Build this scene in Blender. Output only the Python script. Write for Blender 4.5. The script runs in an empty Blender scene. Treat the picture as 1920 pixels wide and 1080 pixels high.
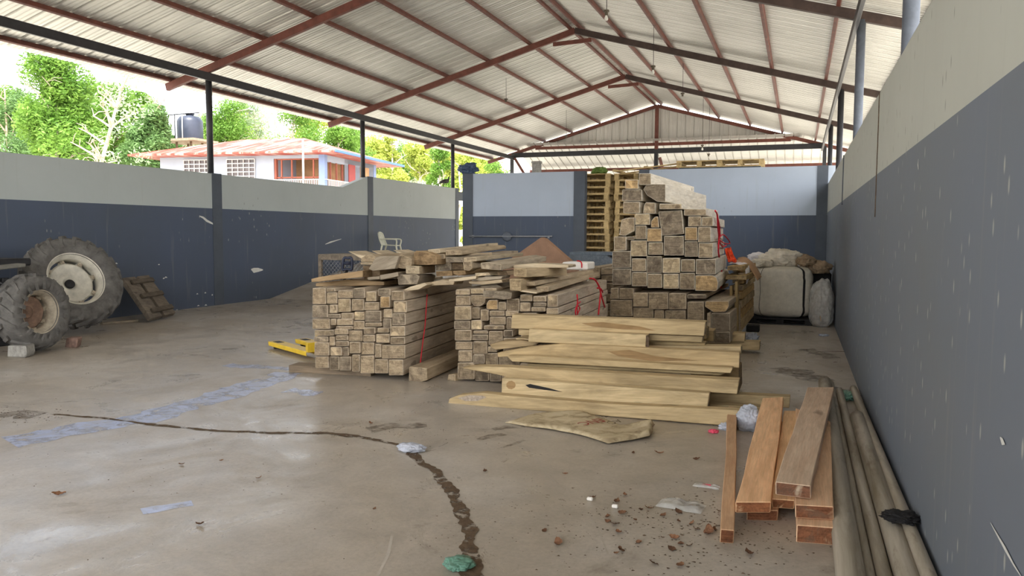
import bpy, bmesh, math, random
from mathutils import Vector, Matrix, noise as mnoise
random.seed(7)
PI = math.pi
sc = bpy.context.scene
COL = sc.collection

# ------------------------------------------------------------------ camera
F, YAW, PITCH, ROLL, CH = 1463.37, 0.3515339, 0.0704448, 0.0048103, 1.55
_f0 = Vector((-math.sin(YAW), math.cos(YAW), 0)); _r0 = Vector((math.cos(YAW), math.sin(YAW), 0)); _u0 = Vector((0, 0, 1))
FW = math.cos(PITCH)*_f0 - math.sin(PITCH)*_u0
_u1 = math.cos(PITCH)*_u0 + math.sin(PITCH)*_f0
RT = math.cos(ROLL)*_r0 + math.sin(ROLL)*_u1
UP = math.cos(ROLL)*_u1 - math.sin(ROLL)*_r0
CAM = Vector((0, 0, CH))
cd = bpy.data.cameras.new('camera'); cam = bpy.data.objects.new('camera', cd); COL.objects.link(cam)
cd.sensor_width = 36; cd.lens = F*36/1920; cd.clip_end = 500; cd.clip_start = 0.05
cam.matrix_world = Matrix(((RT.x, UP.x, -FW.x, 0), (RT.y, UP.y, -FW.y, 0), (RT.z, UP.z, -FW.z, CH), (0, 0, 0, 1)))
sc.camera = cam

def ray(x, y): return FW*F + RT*(x-960) - UP*(y-540)
def fl(x, y, z=0.0):
    d = ray(x, y); return CAM + d*((z-CH)/d.z)
def aty(x, y, Y):
    d = ray(x, y); return CAM + d*(Y/d.y)
def atx(x, y, X):
    d = ray(x, y); return CAM + d*(X/d.x)
def onp(x, y, P, n):
    d = ray(x, y); return CAM + d*((P-CAM).dot(n)/d.dot(n))
def dep(x, y, z):
    return CAM + ray(x, y)*(z/F)

# ------------------------------------------------------------------ materials
def lin(c):
    return tuple(((v/255+.055)/1.055)**2.4 if v > 10 else v/255/12.92 for v in c)
class NT:
    def __init__(s, name):
        s.m = bpy.data.materials.new(name); s.m.use_nodes = True; s.t = s.m.node_tree; s.n = s.t.nodes; s.l = s.t.links
        s.b = s.n['Principled BSDF']; s.out = s.n['Material Output']
    def new(s, typ, **kw):
        n = s.n.new(typ)
        for k, v in kw.items():
            if hasattr(n, k): setattr(n, k, v)
            else: n.inputs[k.replace('_', ' ')].default_value = v
        return n
    def link(s, a, b): s.l.new(a, b)
    def coord(s, scale=(1, 1, 1), kind='Object', rnd=True):
        tc = s.new('ShaderNodeTexCoord'); mp = s.new('ShaderNodeMapping'); mp.inputs['Scale'].default_value = scale
        if kind == 'Position':
            g = s.new('ShaderNodeNewGeometry'); s.link(g.outputs['Position'], mp.inputs['Vector'])
        else: s.link(tc.outputs[kind], mp.inputs['Vector'])
        if rnd:
            oi = s.new('ShaderNodeObjectInfo'); ml = s.new('ShaderNodeMath', operation='MULTIPLY'); ml.inputs[1].default_value = 37.0
            s.link(oi.outputs['Random'], ml.inputs[0]); s.link(ml.outputs[0], mp.inputs['Location'])
        return mp.outputs['Vector']
    def noise(s, vec, scale=5, detail=5, rough=.6, dist=0):
        n = s.new('ShaderNodeTexNoise'); n.inputs['Scale'].default_value = scale; n.inputs['Detail'].default_value = detail
        n.inputs['Roughness'].default_value = rough; n.inputs['Distortion'].default_value = dist
        s.link(vec, n.inputs['Vector']); return n.outputs['Fac']
    def ramp(s, fac, stops):
        r = s.new('ShaderNodeValToRGB'); e = r.color_ramp.elements
        while len(e) < len(stops): e.new(.5)
        for el, (p, c) in zip(e, stops):
            el.position = p; el.color = (c, c, c, 1) if isinstance(c, (int, float)) else (*c[:3], 1)
        s.link(fac, r.inputs['Fac']); return r.outputs['Color']
    def mix(s, fac, a, b, mode='MIX'):
        n = s.new('ShaderNodeMix', data_type='RGBA', blend_type=mode)
        for sock, v in ((n.inputs[0], fac), (n.inputs[6], a), (n.inputs[7], b)):
            if hasattr(v, 'is_output'): s.link(v, sock)
            else: sock.default_value = v if isinstance(v, (int, float)) else (*v[:3], 1)
        return n.outputs[2]
    def bump(s, h, strength=.3, dist=.01):
        b = s.new('ShaderNodeBump'); b.inputs['Strength'].default_value = strength; b.inputs['Distance'].default_value = dist
        s.link(h, b.inputs['Height']); s.link(b.outputs['Normal'], s.b.inputs['Normal'])
    def fin(s, col, rough=.7, metal=0.0, spec=.4, tint=False):
        if tint:
            oi = s.new('ShaderNodeObjectInfo'); col = s.mix(1.0, col, oi.outputs['Color'], 'MULTIPLY')
        if hasattr(col, 'is_output'): s.link(col, s.b.inputs['Base Color'])
        else: s.b.inputs['Base Color'].default_value = (*col[:3], 1)
        if hasattr(rough, 'is_output'): s.link(rough, s.b.inputs['Roughness'])
        else: s.b.inputs['Roughness'].default_value = rough
        s.b.inputs['Metallic'].default_value = metal; s.b.inputs['Specular IOR Level'].default_value = spec
        return s.m

def m_plain(name, rgb, rough=.6, metal=0, var=.25, scale=8, bump=.15, spec=.4, tint=False):
    t = NT(name); c = lin(rgb); v = t.coord((1, 1, 1)); n = t.noise(v, scale, 6, .65)
    col = t.ramp(n, [(.3, tuple(x*(1-var) for x in c)), (.7, tuple(min(1, x*(1+var)) for x in c))])
    if bump: t.bump(n, bump, .01)
    return t.fin(col, rough, metal, spec, tint)
def m_wood_side(name, a, b, dark=.45, tinted=True):
    t = NT(name)
    v = t.coord((14, .9, 14)); n = t.noise(v, 2.2, 7, .62, .6)
    v2 = t.coord((5, 1.1, 5)); n2 = t.noise(v2, 1.5, 5, .6, .8)
    v3 = t.coord((60, 3, 60)); n3 = t.noise(v3, 2.0, 3, .6)
    v4 = t.coord((3, 1.2, 3)); k = t.noise(v4, 2.6, 2, .5)
    c = t.ramp(n, [(.3, lin(a)), (.7, lin(b))])
    c = t.mix(t.ramp(n2, [(.4, 0.0), (.72, .7)]), c, tuple(x*dark for x in lin(a)))
    c = t.mix(.25, c, t.ramp(n3, [(.3, .25), (.7, 1.0)]), 'MULTIPLY')
    c = t.mix(t.ramp(k, [(.69, 0.0), (.76, .65)]), c, tuple(x*.3 for x in lin(a)))
    t.bump(n3, .25, .006)
    return t.fin(c, .8, 0, .2, tinted)
def m_wood_end(name, a, b):
    t = NT(name)
    oi = t.new('ShaderNodeObjectInfo')
    tc = t.new('ShaderNodeTexCoord'); mp = t.new('ShaderNodeMapping'); mp.inputs['Scale'].default_value = (1, .02, 1)
    t.link(tc.outputs['Object'], mp.inputs['Vector'])
    cmb = t.new('ShaderNodeCombineXYZ')
    for i, k in ((0, .5), (2, 3.1)):
        m1 = t.new('ShaderNodeMath', operation='MULTIPLY'); m1.inputs[1].default_value = 17.3*k
        m2 = t.new('ShaderNodeMath', operation='FRACT'); m3 = t.new('ShaderNodeMath', operation='MULTIPLY_ADD'); m3.inputs[1].default_value = .22; m3.inputs[2].default_value = -.11
        t.link(oi.outputs['Random'], m1.inputs[0]); t.link(m1.outputs[0], m2.inputs[0]); t.link(m2.outputs[0], m3.inputs[0]); t.link(m3.outputs[0], cmb.inputs[i])
    t.link(cmb.outputs[0], mp.inputs['Location'])
    w = t.new('ShaderNodeTexWave', wave_type='RINGS', rings_direction='Y'); w.inputs['Scale'].default_value = 19; w.inputs['Distortion'].default_value = 9
    w.inputs['Detail'].default_value = 3; w.inputs['Detail Scale'].default_value = 2.2
    t.link(mp.outputs[0], w.inputs['Vector'])
    v = t.coord((1, .2, 1)); n = t.noise(v, 9, 6, .7, .4); n2 = t.noise(v, 55, 4, .7)
    vs = t.coord((9, 1, 90)); sw = t.noise(vs, 2.0, 3, .5)
    c = t.ramp(n, [(.28, lin(a)), (.72, lin(b))])
    c = t.mix(.22, c, t.ramp(w.outputs['Fac'], [(0, .3), (1, 1.0)]), 'MULTIPLY')
    c = t.mix(.35, c, t.ramp(n2, [(.3, .3), (.65, 1.0)]), 'MULTIPLY')
    c = t.mix(.25, c, t.ramp(sw, [(.3, .45), (.6, 1.0)]), 'MULTIPLY')
    # slanting saw streaks, weather stains and splits
    rot = t.new('ShaderNodeMapping'); rot.inputs['Rotation'].default_value = (0, .9, 0); rot.inputs['Scale'].default_value = (5, .1, 42); t.link(v, rot.inputs['Vector'])
    ss = t.noise(rot.outputs[0], 1.6, 5, .65); c = t.mix(.55, c, t.ramp(ss, [(.34, .38), (.58, 1.0)]), 'MULTIPLY')
    n3 = t.noise(v, 4.5, 5, .65, 1.5); c = t.mix(t.ramp(n3, [(.52, 0.0), (.68, .75)]), c, lin((104, 94, 84)))
    n5 = t.noise(v, 6.5, 4, .6, 1.0); c = t.mix(t.ramp(n5, [(.60, 0.0), (.74, .6)]), c, lin((236, 220, 190)))
    cr = t.new('ShaderNodeTexVoronoi', feature='DISTANCE_TO_EDGE'); cr.inputs['Scale'].default_value = 5.5; t.link(v, cr.inputs['Vector'])
    nm = t.noise(v, 7, 2, .5); c = t.mix(t.mix(1.0, t.ramp(cr.outputs['Distance'], [(.003, .6), (.012, 0.0)]), t.ramp(nm, [(.52, 0.0), (.62, 1.0)]), 'MULTIPLY'), c, lin((60, 48, 38)))
    t.bump(n2, .35, .006)
    return t.fin(c, .85, 0, .15, True)

M = {}
def m_dirtline(name='crumbly_dirt_trail', top=1.0):
    t = NT(name); v = t.coord((1, 1, 1), 'Position', False); n = t.noise(v, 30, 6, .75); n2 = t.noise(v, 9, 6, .7)
    t.fin(t.ramp(n, [(.3, lin((70, 56, 42))), (.7, lin((116, 98, 78)))]), .95, 0, .2)
    t.link(t.ramp(n2, [(.38, 0.0), (.47 if top == 1 else .62, top)]), t.b.inputs['Alpha']); t.bump(n, .5, .01); return t.m
M['side'] = m_wood_side('wood_long_face', (190, 176, 154), (220, 208, 186), .5)
M['side_n'] = m_wood_side('fresh_sawn_flank', (188, 170, 146), (218, 204, 182), .55, False)
M['side_p'] = m_wood_side('sawn_flank_painted_light', (212, 200, 178), (238, 230, 214), .65, False)  # side light on the tall stack put into the flank colour
M['side_y'] = m_wood_side('wood_yellow_face', (184, 166, 132), (218, 200, 164), .5)
M['side_r'] = m_wood_side('wood_reddish_face', (228, 192, 160), (246, 220, 190), .72)
M['side_g'] = m_wood_side('wood_weathered_face', (128, 118, 106), (165, 152, 134))
M['end'] = m_wood_end('wood_end_grain', (142, 128, 110), (218, 204, 180))
M['end_r'] = m_wood_end('wood_reddish_end', (124, 84, 62), (166, 118, 90))
M['steel_red'] = m_plain('red_oxide_steel', (106, 62, 52), .6, 0, .3, 6, .1)
M['steel_brown'] = m_plain('dark_brown_steel', (66, 52, 48), .6, 0, .35, 5, .1)
M['steel_black'] = m_plain('black_painted_steel', (46, 46, 50), .45, 0, .25, 9, .1)
M['steel_grey'] = m_plain('grey_painted_pipe', (92, 98, 108), .5, 0, .2, 9, .1)
M['galv'] = m_plain('galvanised_pipe', (150, 152, 155), .45, .6, .2, 12, .1)
M['pvc'] = m_plain('dirty_plastic_pipe', (166, 158, 142), .55, 0, .4, 9, .15)
def m_pipe():
    t = NT('dirty_grey_pipe'); v = t.coord((6, .5, 6)); n = t.noise(v, 2.2, 6, .65, .6); v2 = t.coord((1, .25, 1)); n2 = t.noise(v2, 9, 5, .7)
    c = t.ramp(n, [(.3, lin((132, 122, 102))), (.7, lin((184, 176, 160)))]); c = t.mix(t.ramp(n2, [(.55, 0.0), (.7, .6)]), c, lin((98, 82, 62)))
    return t.fin(c, .5, 0, .4)
M['pvc'] = m_pipe()
M['rope'] = m_plain('red_rope', (205, 28, 48), .7, 0, .2, 30, .1)
M['rubber'] = m_plain('dusty_tyre_rubber', (100, 98, 95), .85, 0, .35, 7, .3, .2)
M['rim'] = m_plain('cream_painted_rim', (196, 192, 178), .5, 0, .25, 6, .1)
M['rim_d'] = m_plain('grimy_cream_rim', (168, 158, 140), .7, 0, .45, 7, .2)
M['rust'] = m_plain('rusty_rim', (128, 104, 88), .8, 0, .5, 9, .2)
M['dark_metal'] = m_plain('dark_greasy_metal', (40, 40, 42), .6, .2, .4, 8, .2)
M['hood'] = m_plain('weathered_tractor_sheet', (120, 118, 110), .6, 0, .3, 8, .1)
M['yellow'] = m_plain('yellow_enamel', (232, 196, 62), .4, 0, .12, 8, .05)
M['navy'] = m_plain('navy_plastic', (36, 42, 62), .45, 0, .2, 8, .05)
M['plastic_white'] = m_plain('white_moulded_plastic', (214, 214, 196), .45, 0, .1, 8, .05)
M['brick'] = m_plain('reddish_block', (142, 116, 104), .9, 0, .35, 20, .4)
M['block'] = m_plain('grey_cement_block', (150, 148, 142), .9, 0, .3, 20, .4)
M['pallet'] = m_wood_side('pallet_wood', (190, 164, 116), (222, 198, 150), .55)
M['pallet_grey'] = m_wood_side('grey_blue_wood', (110, 122, 136), (142, 152, 162), .7)
M['ply'] = m_plain('brown_plywood', (152, 118, 94), .7, 0, .2, 5, .1)
M['bulk'] = m_plain('woven_white_bag', (198, 192, 178), .85, 0, .12, 14, .2)
M['sack'] = m_plain('crumpled_white_sack', (216, 208, 192), .8, 0, .2, 8, .3)
M['sack_b'] = m_plain('brown_paper_sack', (156, 134, 108), .85, 0, .2, 8, .3)
M['black'] = m_plain('black_webbing', (24, 22, 22), .7, 0, .2, 20, .1)
M['orange'] = m_plain('orange_cloth', (255, 96, 52), .8, 0, .15, 12, .2)
M['cloth'] = m_plain('white_cloth', (222, 218, 220), .85, 0, .12, 10, .3)
M['card'] = m_plain('brown_cardboard', (180, 142, 106), .8, 0, .12, 6, .1)
M['foam'] = m_plain('white_foam', (236, 232, 224), .8, 0, .06, 12, .1)
M['pink'] = m_plain('pink_plastic', (220, 84, 110), .6, 0, .2, 12, .1)
M['green_film'] = m_plain('green_plastic_film', (98, 140, 122), .4, 0, .3, 10, .2)
M['rag'] = m_plain('pale_grey_rag', (176, 180, 190), .8, 0, .25, 14, .3)
M['leaf_dry'] = m_plain('dry_leaf', (122, 92, 70), .8, 0, .5, 12, .2, .3, True)
M['dirtline'] = m_dirtline(); M['stain'] = m_dirtline('soft_floor_stain', .5)
M['dirt'] = m_plain('dark_dirt', (92, 76, 60), .95, 0, .5, 25, .5)
M['feather'] = m_plain('dark_feathers', (52, 46, 42), .7, 0, .4, 12, .2)
M['bluebag'] = m_plain('blue_plastic_bag', (66, 84, 110), .5, 0, .3, 8, .2)
M['plantgreen'] = m_plain('green_fruit', (96, 120, 52), .6, 0, .3, 12, .1)
M['bulb'] = m_plain('frosted_bulb', (232, 232, 226), .25, 0, .03, 4, 0)
M['cord'] = m_plain('dark_cord', (34, 30, 28), .7, 0, .1, 8, 0)
M['socket'] = m_plain('dusty_socket', (92, 84, 72), .6, 0, .3, 20, .1)
M['bark'] = m_plain('pale_bark', (178, 166, 148), .85, 0, .2, 6, .3)
M['bark_d'] = m_plain('brown_bark', (150, 132, 112), .9, 0, .3, 6, .3)
M['house_wall'] = m_plain('pale_blue_house_paint', (160, 168, 182), .8, 0, .05, 2, 0)
M['house_trim'] = m_plain('grey_blue_column_paint', (128, 146, 184), .7, 0, .05, 2, 0)
M['house_brown'] = m_plain('brown_porch_wood', (176, 138, 100), .8, 0, .2, 3, .1)
M['house_frame'] = m_plain('red_brown_frame', (150, 84, 66), .7, 0, .15, 3, 0)
M['house_door'] = m_plain('red_door', (150, 52, 48), .6, 0, .1, 3, 0)
M['glass_dark'] = m_plain('dark_louvre_glass', (92, 84, 84), .2, 0, .3, 4, 0)
M['white_paint'] = m_plain('white_paint', (206, 206, 204), .6, 0, .05, 3, 0)
M['tank'] = m_plain('black_tank_plastic', (52, 58, 72), .4, 0, .2, 3, .05)
M['gutter'] = m_plain('blue_gutter', (72, 110, 190), .5, 0, .1, 3, 0)

def m_leaf(name, a, b):
    t = NT(name)
    v = t.coord((1, 1, 1), rnd=False); n = t.noise(v, 1.1, 4, .7)
    c = t.ramp(n, [(.3, lin(a)), (.7, lin(b))])
    t.fin(c, .55, 0, .3)
    tr = t.new('ShaderNodeBsdfTranslucent'); t.link(c, tr.inputs['Color'])
    mx = t.new('ShaderNodeMixShader'); mx.inputs[0].default_value = .35
    t.link(t.b.outputs[0], mx.inputs[1]); t.link(tr.outputs[0], mx.inputs[2]); t.link(mx.outputs[0], t.out.inputs['Surface'])
    return t.m
M['leaf_g'] = m_leaf('bright_green_leaves', (74, 116, 40), (140, 176, 78))
M['leaf_d'] = m_leaf('deep_green_leaves', (78, 112, 62), (124, 156, 94))
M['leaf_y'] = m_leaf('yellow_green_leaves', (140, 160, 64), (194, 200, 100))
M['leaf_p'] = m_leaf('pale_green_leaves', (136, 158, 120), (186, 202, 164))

def m_floor():
    t = NT('worn_concrete_floor')
    v = t.coord((1, 1, 1), 'Position', False)
    n1 = t.noise(v, .55, 6, .6, .3); n2 = t.noise(v, 3.0, 8, .7, .4); n3 = t.noise(v, 40, 4, .7); n4 = t.noise(v, 1.1, 8, .72, 1.2)
    c = t.ramp(n1, [(.3, lin((164, 152, 134))), (.55, lin((183, 174, 161))), (.75, lin((203, 198, 190)))])
    c = t.mix(.5, c, t.ramp(n2, [(.3, .55), (.62, 1.0)]), 'MULTIPLY')
    c = t.mix(.35, c, t.ramp(n3, [(.3, .5), (.6, 1.0)]), 'MULTIPLY')
    c = t.mix(t.ramp(n4, [(.60, 0.0), (.72, .6)]), c, lin((104, 90, 72)))
    vo = t.new('ShaderNodeTexVoronoi', feature='F1'); vo.inputs['Scale'].default_value = 7.0; t.link(v, vo.inputs['Vector'])
    spk = t.ramp(vo.outputs['Distance'], [(.02, .7), (.05, 0.0)])
    c = t.mix(spk, c, lin((86, 72, 58)))
    t.bump(n2, .25, .02)
    r = t.ramp(n4, [(.35, .22), (.65, .55)])
    return t.fin(c, r, 0, .7)
M['floor'] = m_floor()
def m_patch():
    t = NT('smooth_cement_painted_sheen')
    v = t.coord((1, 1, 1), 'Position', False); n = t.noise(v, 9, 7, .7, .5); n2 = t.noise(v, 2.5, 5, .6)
    c = t.ramp(n, [(.35, lin((162, 162, 172))), (.55, lin((172, 182, 212))), (.75, lin((186, 196, 230)))])  # blue sky sheen on the smooth strip painted into its colour
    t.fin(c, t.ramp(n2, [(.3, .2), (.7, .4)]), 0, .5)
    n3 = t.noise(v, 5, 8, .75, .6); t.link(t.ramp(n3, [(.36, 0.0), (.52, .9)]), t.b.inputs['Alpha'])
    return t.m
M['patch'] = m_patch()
def m_wall(name, low, high, zsplit, specks, blue=(78, 89, 112)):
    t = NT(name)
    g = t.new('ShaderNodeNewGeometry'); sx = t.new('ShaderNodeSeparateXYZ'); t.link(g.outputs['Position'], sx.inputs[0])
    v = t.coord((1, 1, 1), 'Position', False)
    n = t.noise(v, 1.2, 6, .65, .3)
    nb = t.noise(v, .5, 3, .5)
    lo = t.mix(t.ramp(n, [(.35, 0.0), (.7, .35)]), lin(low), lin(blue))
    lo = t.mix(t.ramp(nb, [(.4, 0.0), (.7, .5)]), lo, lin(blue))
    hi = t.mix(t.ramp(n, [(.3, 0.0), (.75, .5)]), lin(high), tuple(x*.84 for x in lin(high)))
    st = t.new('ShaderNodeMath', operation='GREATER_THAN'); st.inputs[1].default_value = zsplit; t.link(sx.outputs['Z'], st.inputs[0])
    c = t.mix(st.outputs[0], lo, hi)
    vs = t.coord((8, 8, 3.0), 'Position', False)
    vo = t.new('ShaderNodeTexVoronoi', feature='F1'); vo.inputs['Scale'].default_value = 1.5; vo.inputs['Randomness'].default_value = 1; t.link(vs, vo.inputs['Vector'])
    m = t.noise(v, .8, 3, .6)
    sp = t.ramp(vo.outputs['Distance'], [(.08, .55), (.16, 0.0)])
    msk = t.ramp(m, [(1-specks-.02, 0.0), (1-specks+.06, 1.0)])
    spm = t.mix(1.0, sp, msk, 'MULTIPLY')
    lowc = t.mix(st.outputs[0], lin((196, 196, 184)), lin((92, 90, 78)))
    c = t.mix(spm, c, lowc)
    vst = t.coord((5, 5, .25), 'Position', False); ns = t.noise(vst, 2.0, 5, .6)
    c = t.mix(t.ramp(ns, [(.6, 0.0), (.72, .22)]), c, lin((150, 150, 140)))
    t.bump(n, .1, .02)
    return t.fin(c, .6, 0, .3)
LOW = (75, 83, 95); HIGH = (176, 183, 181)
M['wall_l'] = m_wall('painted_side_wall', LOW, HIGH, 2.03, .42)
M['wall_r'] = m_wall('scuffed_side_wall', (112, 117, 122), (186, 188, 178), 2.06, .66, (110, 119, 136))
M['wall_b'] = m_wall('painted_back_wall', LOW, (172, 183, 198), 2.0, .4, (74, 86, 110))
M['pilaster'] = m_plain('dark_slate_paint', (74, 81, 91), .6, 0, .12, 3, .05)
def m_roof(name):
    t = NT(name)
    v = t.coord((1, 1, 1), 'Position', False); n = t.noise(v, .7, 5, .6); vs = t.coord((.4, 8, .4), 'Position', False); ns = t.noise(vs, 2, 4, .6)
    c = t.ramp(n, [(.3, lin((198, 196, 190))), (.7, lin((222, 220, 215)))])
    c = t.mix(.3, c, t.ramp(ns, [(.3, .6), (.65, 1.0)]), 'MULTIPLY')
    return t.fin(c, .42, .45, .5)
M['roof'] = m_roof('ribbed_metal_sheet')
def m_house_roof():
    t = NT('rusted_red_roof_sheet')
    v = t.coord((2.6, .35, 1), 'Object', False); n = t.noise(v, 1.3, 5, .6, .5); n2 = t.noise(v, 6, 4, .6)
    c = t.ramp(n, [(.46, lin((150, 66, 54))), (.62, lin((186, 150, 138)))])
    c = t.mix(.2, c, t.ramp(n2, [(.3, .4), (.6, 1.0)]), 'MULTIPLY')
    return t.fin(c, .6, 0, .3)
M['hroof'] = m_house_roof()
def m_ground():
    t = NT('pale_bounce_ground'); v = t.coord((1, 1, 1), 'Position', False); n = t.noise(v, .25, 6, .6)
    return t.fin(t.ramp(n, [(.4, lin((184, 178, 162))), (.6, lin((210, 204, 190)))]), .95, 0, .2)  # unseen ground, kept pale to bounce daylight up to the roof
M['ground'] = m_ground()
def m_film():
    t = NT('clear_plastic_film'); v = t.coord((1, 1, 1)); n = t.noise(v, 14, 5, .6)
    t.fin(t.ramp(n, [(.3, lin((190, 190, 186))), (.7, lin((230, 230, 226)))]), .25, 0, .6)
    t.b.inputs['Alpha'].default_value = .5; t.bump(n, .5, .02)
    return t.m
M['film'] = m_film()
def m_sackflat():
    t = NT('stained_woven_sack'); v = t.coord((1, 1, 1)); n = t.noise(v, 6, 7, .7, .6); vv = t.coord((90, 90, 90)); n2 = t.noise(vv, 3, 2, .5)
    c = t.ramp(n, [(.3, lin((126, 108, 82))), (.5, lin((190, 174, 142))), (.8, lin((216, 204, 176)))])
    t.bump(n, .4, .02); return t.fin(c, .85, 0, .2)
M['sackflat'] = m_sackflat()
M['ink'] = m_plain('faded_red_ink', (150, 52, 44), .85, 0, .3, 30, 0)
M['ink_d'] = m_plain('faded_dark_ink', (96, 84, 64), .85, 0, .3, 30, 0)
M['knot'] = m_wood_side('brown_heartwood_stain', (150, 122, 86), (176, 146, 104), .6)
M['rag_bark'] = m_plain('pale_flaky_bark', (168, 154, 138), .9, 0, .4, 40, .5)
M['chalk'] = m_plain('faint_chalky_scratch', (178, 170, 158), .8, 0, .1, 20, 0)
M['scrape'] = m_plain('bare_plaster_mark', (214, 214, 208), .8, 0, .1, 20, 0)

# ------------------------------------------------------------------ builders
class MB:
    def __init__(s): s.v = []; s.f = []; s.mi = []; s.sm = []
    def add(s, vs, fs, mi=0, smooth=False, T=None):
        o = len(s.v)
        s.v += [tuple(T @ Vector(p)) if T else tuple(p) for p in vs]
        s.f += [tuple(i+o for i in f) for f in fs]; s.mi += [mi]*len(fs); s.sm += [smooth]*len(fs)
    def box(s, c, d, mi=0, T=None, R=None):
        x, y, z = d[0]/2, d[1]/2, d[2]/2
        vs = [Vector((a*x, b*y, e*z)) for e in (-1, 1) for b in (-1, 1) for a in (-1, 1)]
        if R: vs = [R @ p for p in vs]
        vs = [p+Vector(c) for p in vs]
        s.add(vs, [(0, 2, 3, 1), (4, 5, 7, 6), (0, 1, 5, 4), (2, 6, 7, 3), (0, 4, 6, 2), (1, 3, 7, 5)], mi, False, T)
    def bar(s, a, b, w, h, mi=0, up=Vector((0, 0, 1))):
        a, b = Vector(a), Vector(b); y = (b-a).normalized(); x = y.cross(up).normalized(); z = x.cross(y)
        vs = [p + x*(i*w/2) + z*(j*h/2) for p in (a, b) for (i, j) in ((-1, -1), (1, -1), (1, 1), (-1, 1))]
        s.add(vs, [(3, 2, 1, 0), (4, 5, 6, 7), (0, 1, 5, 4), (1, 2, 6, 5), (2, 3, 7, 6), (3, 0, 4, 7)], mi)
    def prism(s, poly, ext, mi=0, mi_end=None):
        n = len(poly); a = [Vector(p) for p in poly]; b = [p+Vector(ext) for p in a]
        nrm = Vector((0, 0, 0))
        for i in range(n): nrm += a[i].cross(a[(i+1) % n])
        fl_ = nrm.dot(Vector(ext)) > 0
        side = [(i, (i+1) % n, n+(i+1) % n, n+i) for i in range(n)]; ends = [tuple(range(n-1, -1, -1)), tuple(range(n, 2*n))]
        if not fl_:
            side = [f[::-1] for f in side]; ends = [f[::-1] for f in ends]
        s.add(a+b, side, mi); o = len(s.v)-2*n
        for e in ends:
            s.f.append(tuple(i+o for i in e)); s.mi.append(mi if mi_end is None else mi_end); s.sm.append(False)
    def tube(s, pts, r, n=8, mi=0, closed=False, cap=True):
        pts = [Vector(p) for p in pts]; N = len(pts); rr = r if isinstance(r, (list, tuple)) else [r]*N
        rings = []; ref = None
        for i, p in enumerate(pts):
            if closed: t = pts[(i+1) % N]-pts[i-1]
            else: t = pts[min(i+1, N-1)]-pts[max(i-1, 0)]
            t.normalize()
            if ref is None:
                ref = Vector((0, 0, 1)) if abs(t.z) < .9 else Vector((1, 0, 0))
            x = t.cross(ref); x = x.normalized() if x.length > 1e-6 else t.orthogonal().normalized(); y = x.cross(t); ref = y
            rings.append([p + (x*math.cos(2*PI*k/n)+y*math.sin(2*PI*k/n))*rr[i] for k in range(n)])
        vs = [q for r_ in rings for q in r_]; fs = []
        for i in range(N if closed else N-1):
            j = (i+1) % N
            for k in range(n): fs.append((i*n+k, i*n+(k+1) % n, j*n+(k+1) % n, j*n+k))
        if cap and not closed: fs += [tuple(range(n-1, -1, -1)), tuple((N-1)*n+k for k in range(n))]
        s.add(vs, fs, mi, True)
    def lathe(s, prof, n=40, mi=0, T=None, closed=False, smooth=True):
        # prof: (r, z) about local Z
        vs = [(r*math.cos(2*PI*k/n), r*math.sin(2*PI*k/n), z) for (r, z) in prof for k in range(n)]; fs = []; m = len(prof)
        for i in range(m if closed else m-1):
            j = (i+1) % m
            for k in range(n): fs.append((i*n+k, i*n+(k+1) % n, j*n+(k+1) % n, j*n+k))
        s.add(vs, fs, mi, smooth, T)
    def build(s, name, mats, parent=None, bevel=0, loc=None, M4=None, sub=0):
        me = bpy.data.meshes.new(name); me.from_pydata(s.v, [], s.f)
        if not isinstance(mats, (list, tuple)): mats = [mats]
        for m in mats: me.materials.append(m)
        me.polygons.foreach_set('material_index', s.mi); me.polygons.foreach_set('use_smooth', s.sm); me.update()
        bm = bmesh.new(); bm.from_mesh(me); bmesh.ops.recalc_face_normals(bm, faces=bm.faces)
        if bevel:
            bmesh.ops.bevel(bm, geom=[e for e in bm.edges if len(e.link_faces) == 2 and e.calc_face_angle(0) > .5], offset=bevel, segments=1, affect='EDGES', clamp_overlap=True)
        bm.to_mesh(me); bm.free()
        o = bpy.data.objects.new(name, me); COL.objects.link(o)
        if parent: o.parent = parent
        if M4 is not None: o.matrix_basis = M4
        elif loc is not None: o.location = loc
        if sub:
            md = o.modifiers.new('smooth', 'SUBSURF'); md.levels = sub; md.render_levels = sub
        return o
def tag(o, label, cat, group=None):
    o['label'] = label; o['category'] = cat
    if group: o['group'] = group
    return o
def struct(o): o['kind'] = 'structure'; return o
def empty(name, loc=(0, 0, 0), rot=(0, 0, 0)):
    o = bpy.data.objects.new(name, None); o.empty_display_size = .1; COL.objects.link(o); o.location = loc; o.rotation_euler = rot; return o
def frame_of(origin, ydir, up=Vector((0, 0, 1))):
    y = ydir.normalized(); x = y.cross(up)
    if x.length < 1e-4: x = Vector((1, 0, 0))
    x.normalize(); z = x.cross(y)
    return Matrix(((x.x, y.x, z.x, origin.x), (x.y, y.y, z.y, origin.y), (x.z, y.z, z.z, origin.z), (0, 0, 0, 1)))
def tint(o, c): o.color = (c[0], c[1], c[2], 1)
def centroid(ps):
    c = Vector((0, 0, 0))
    for p in ps: c += p
    return c/len(ps)
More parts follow.
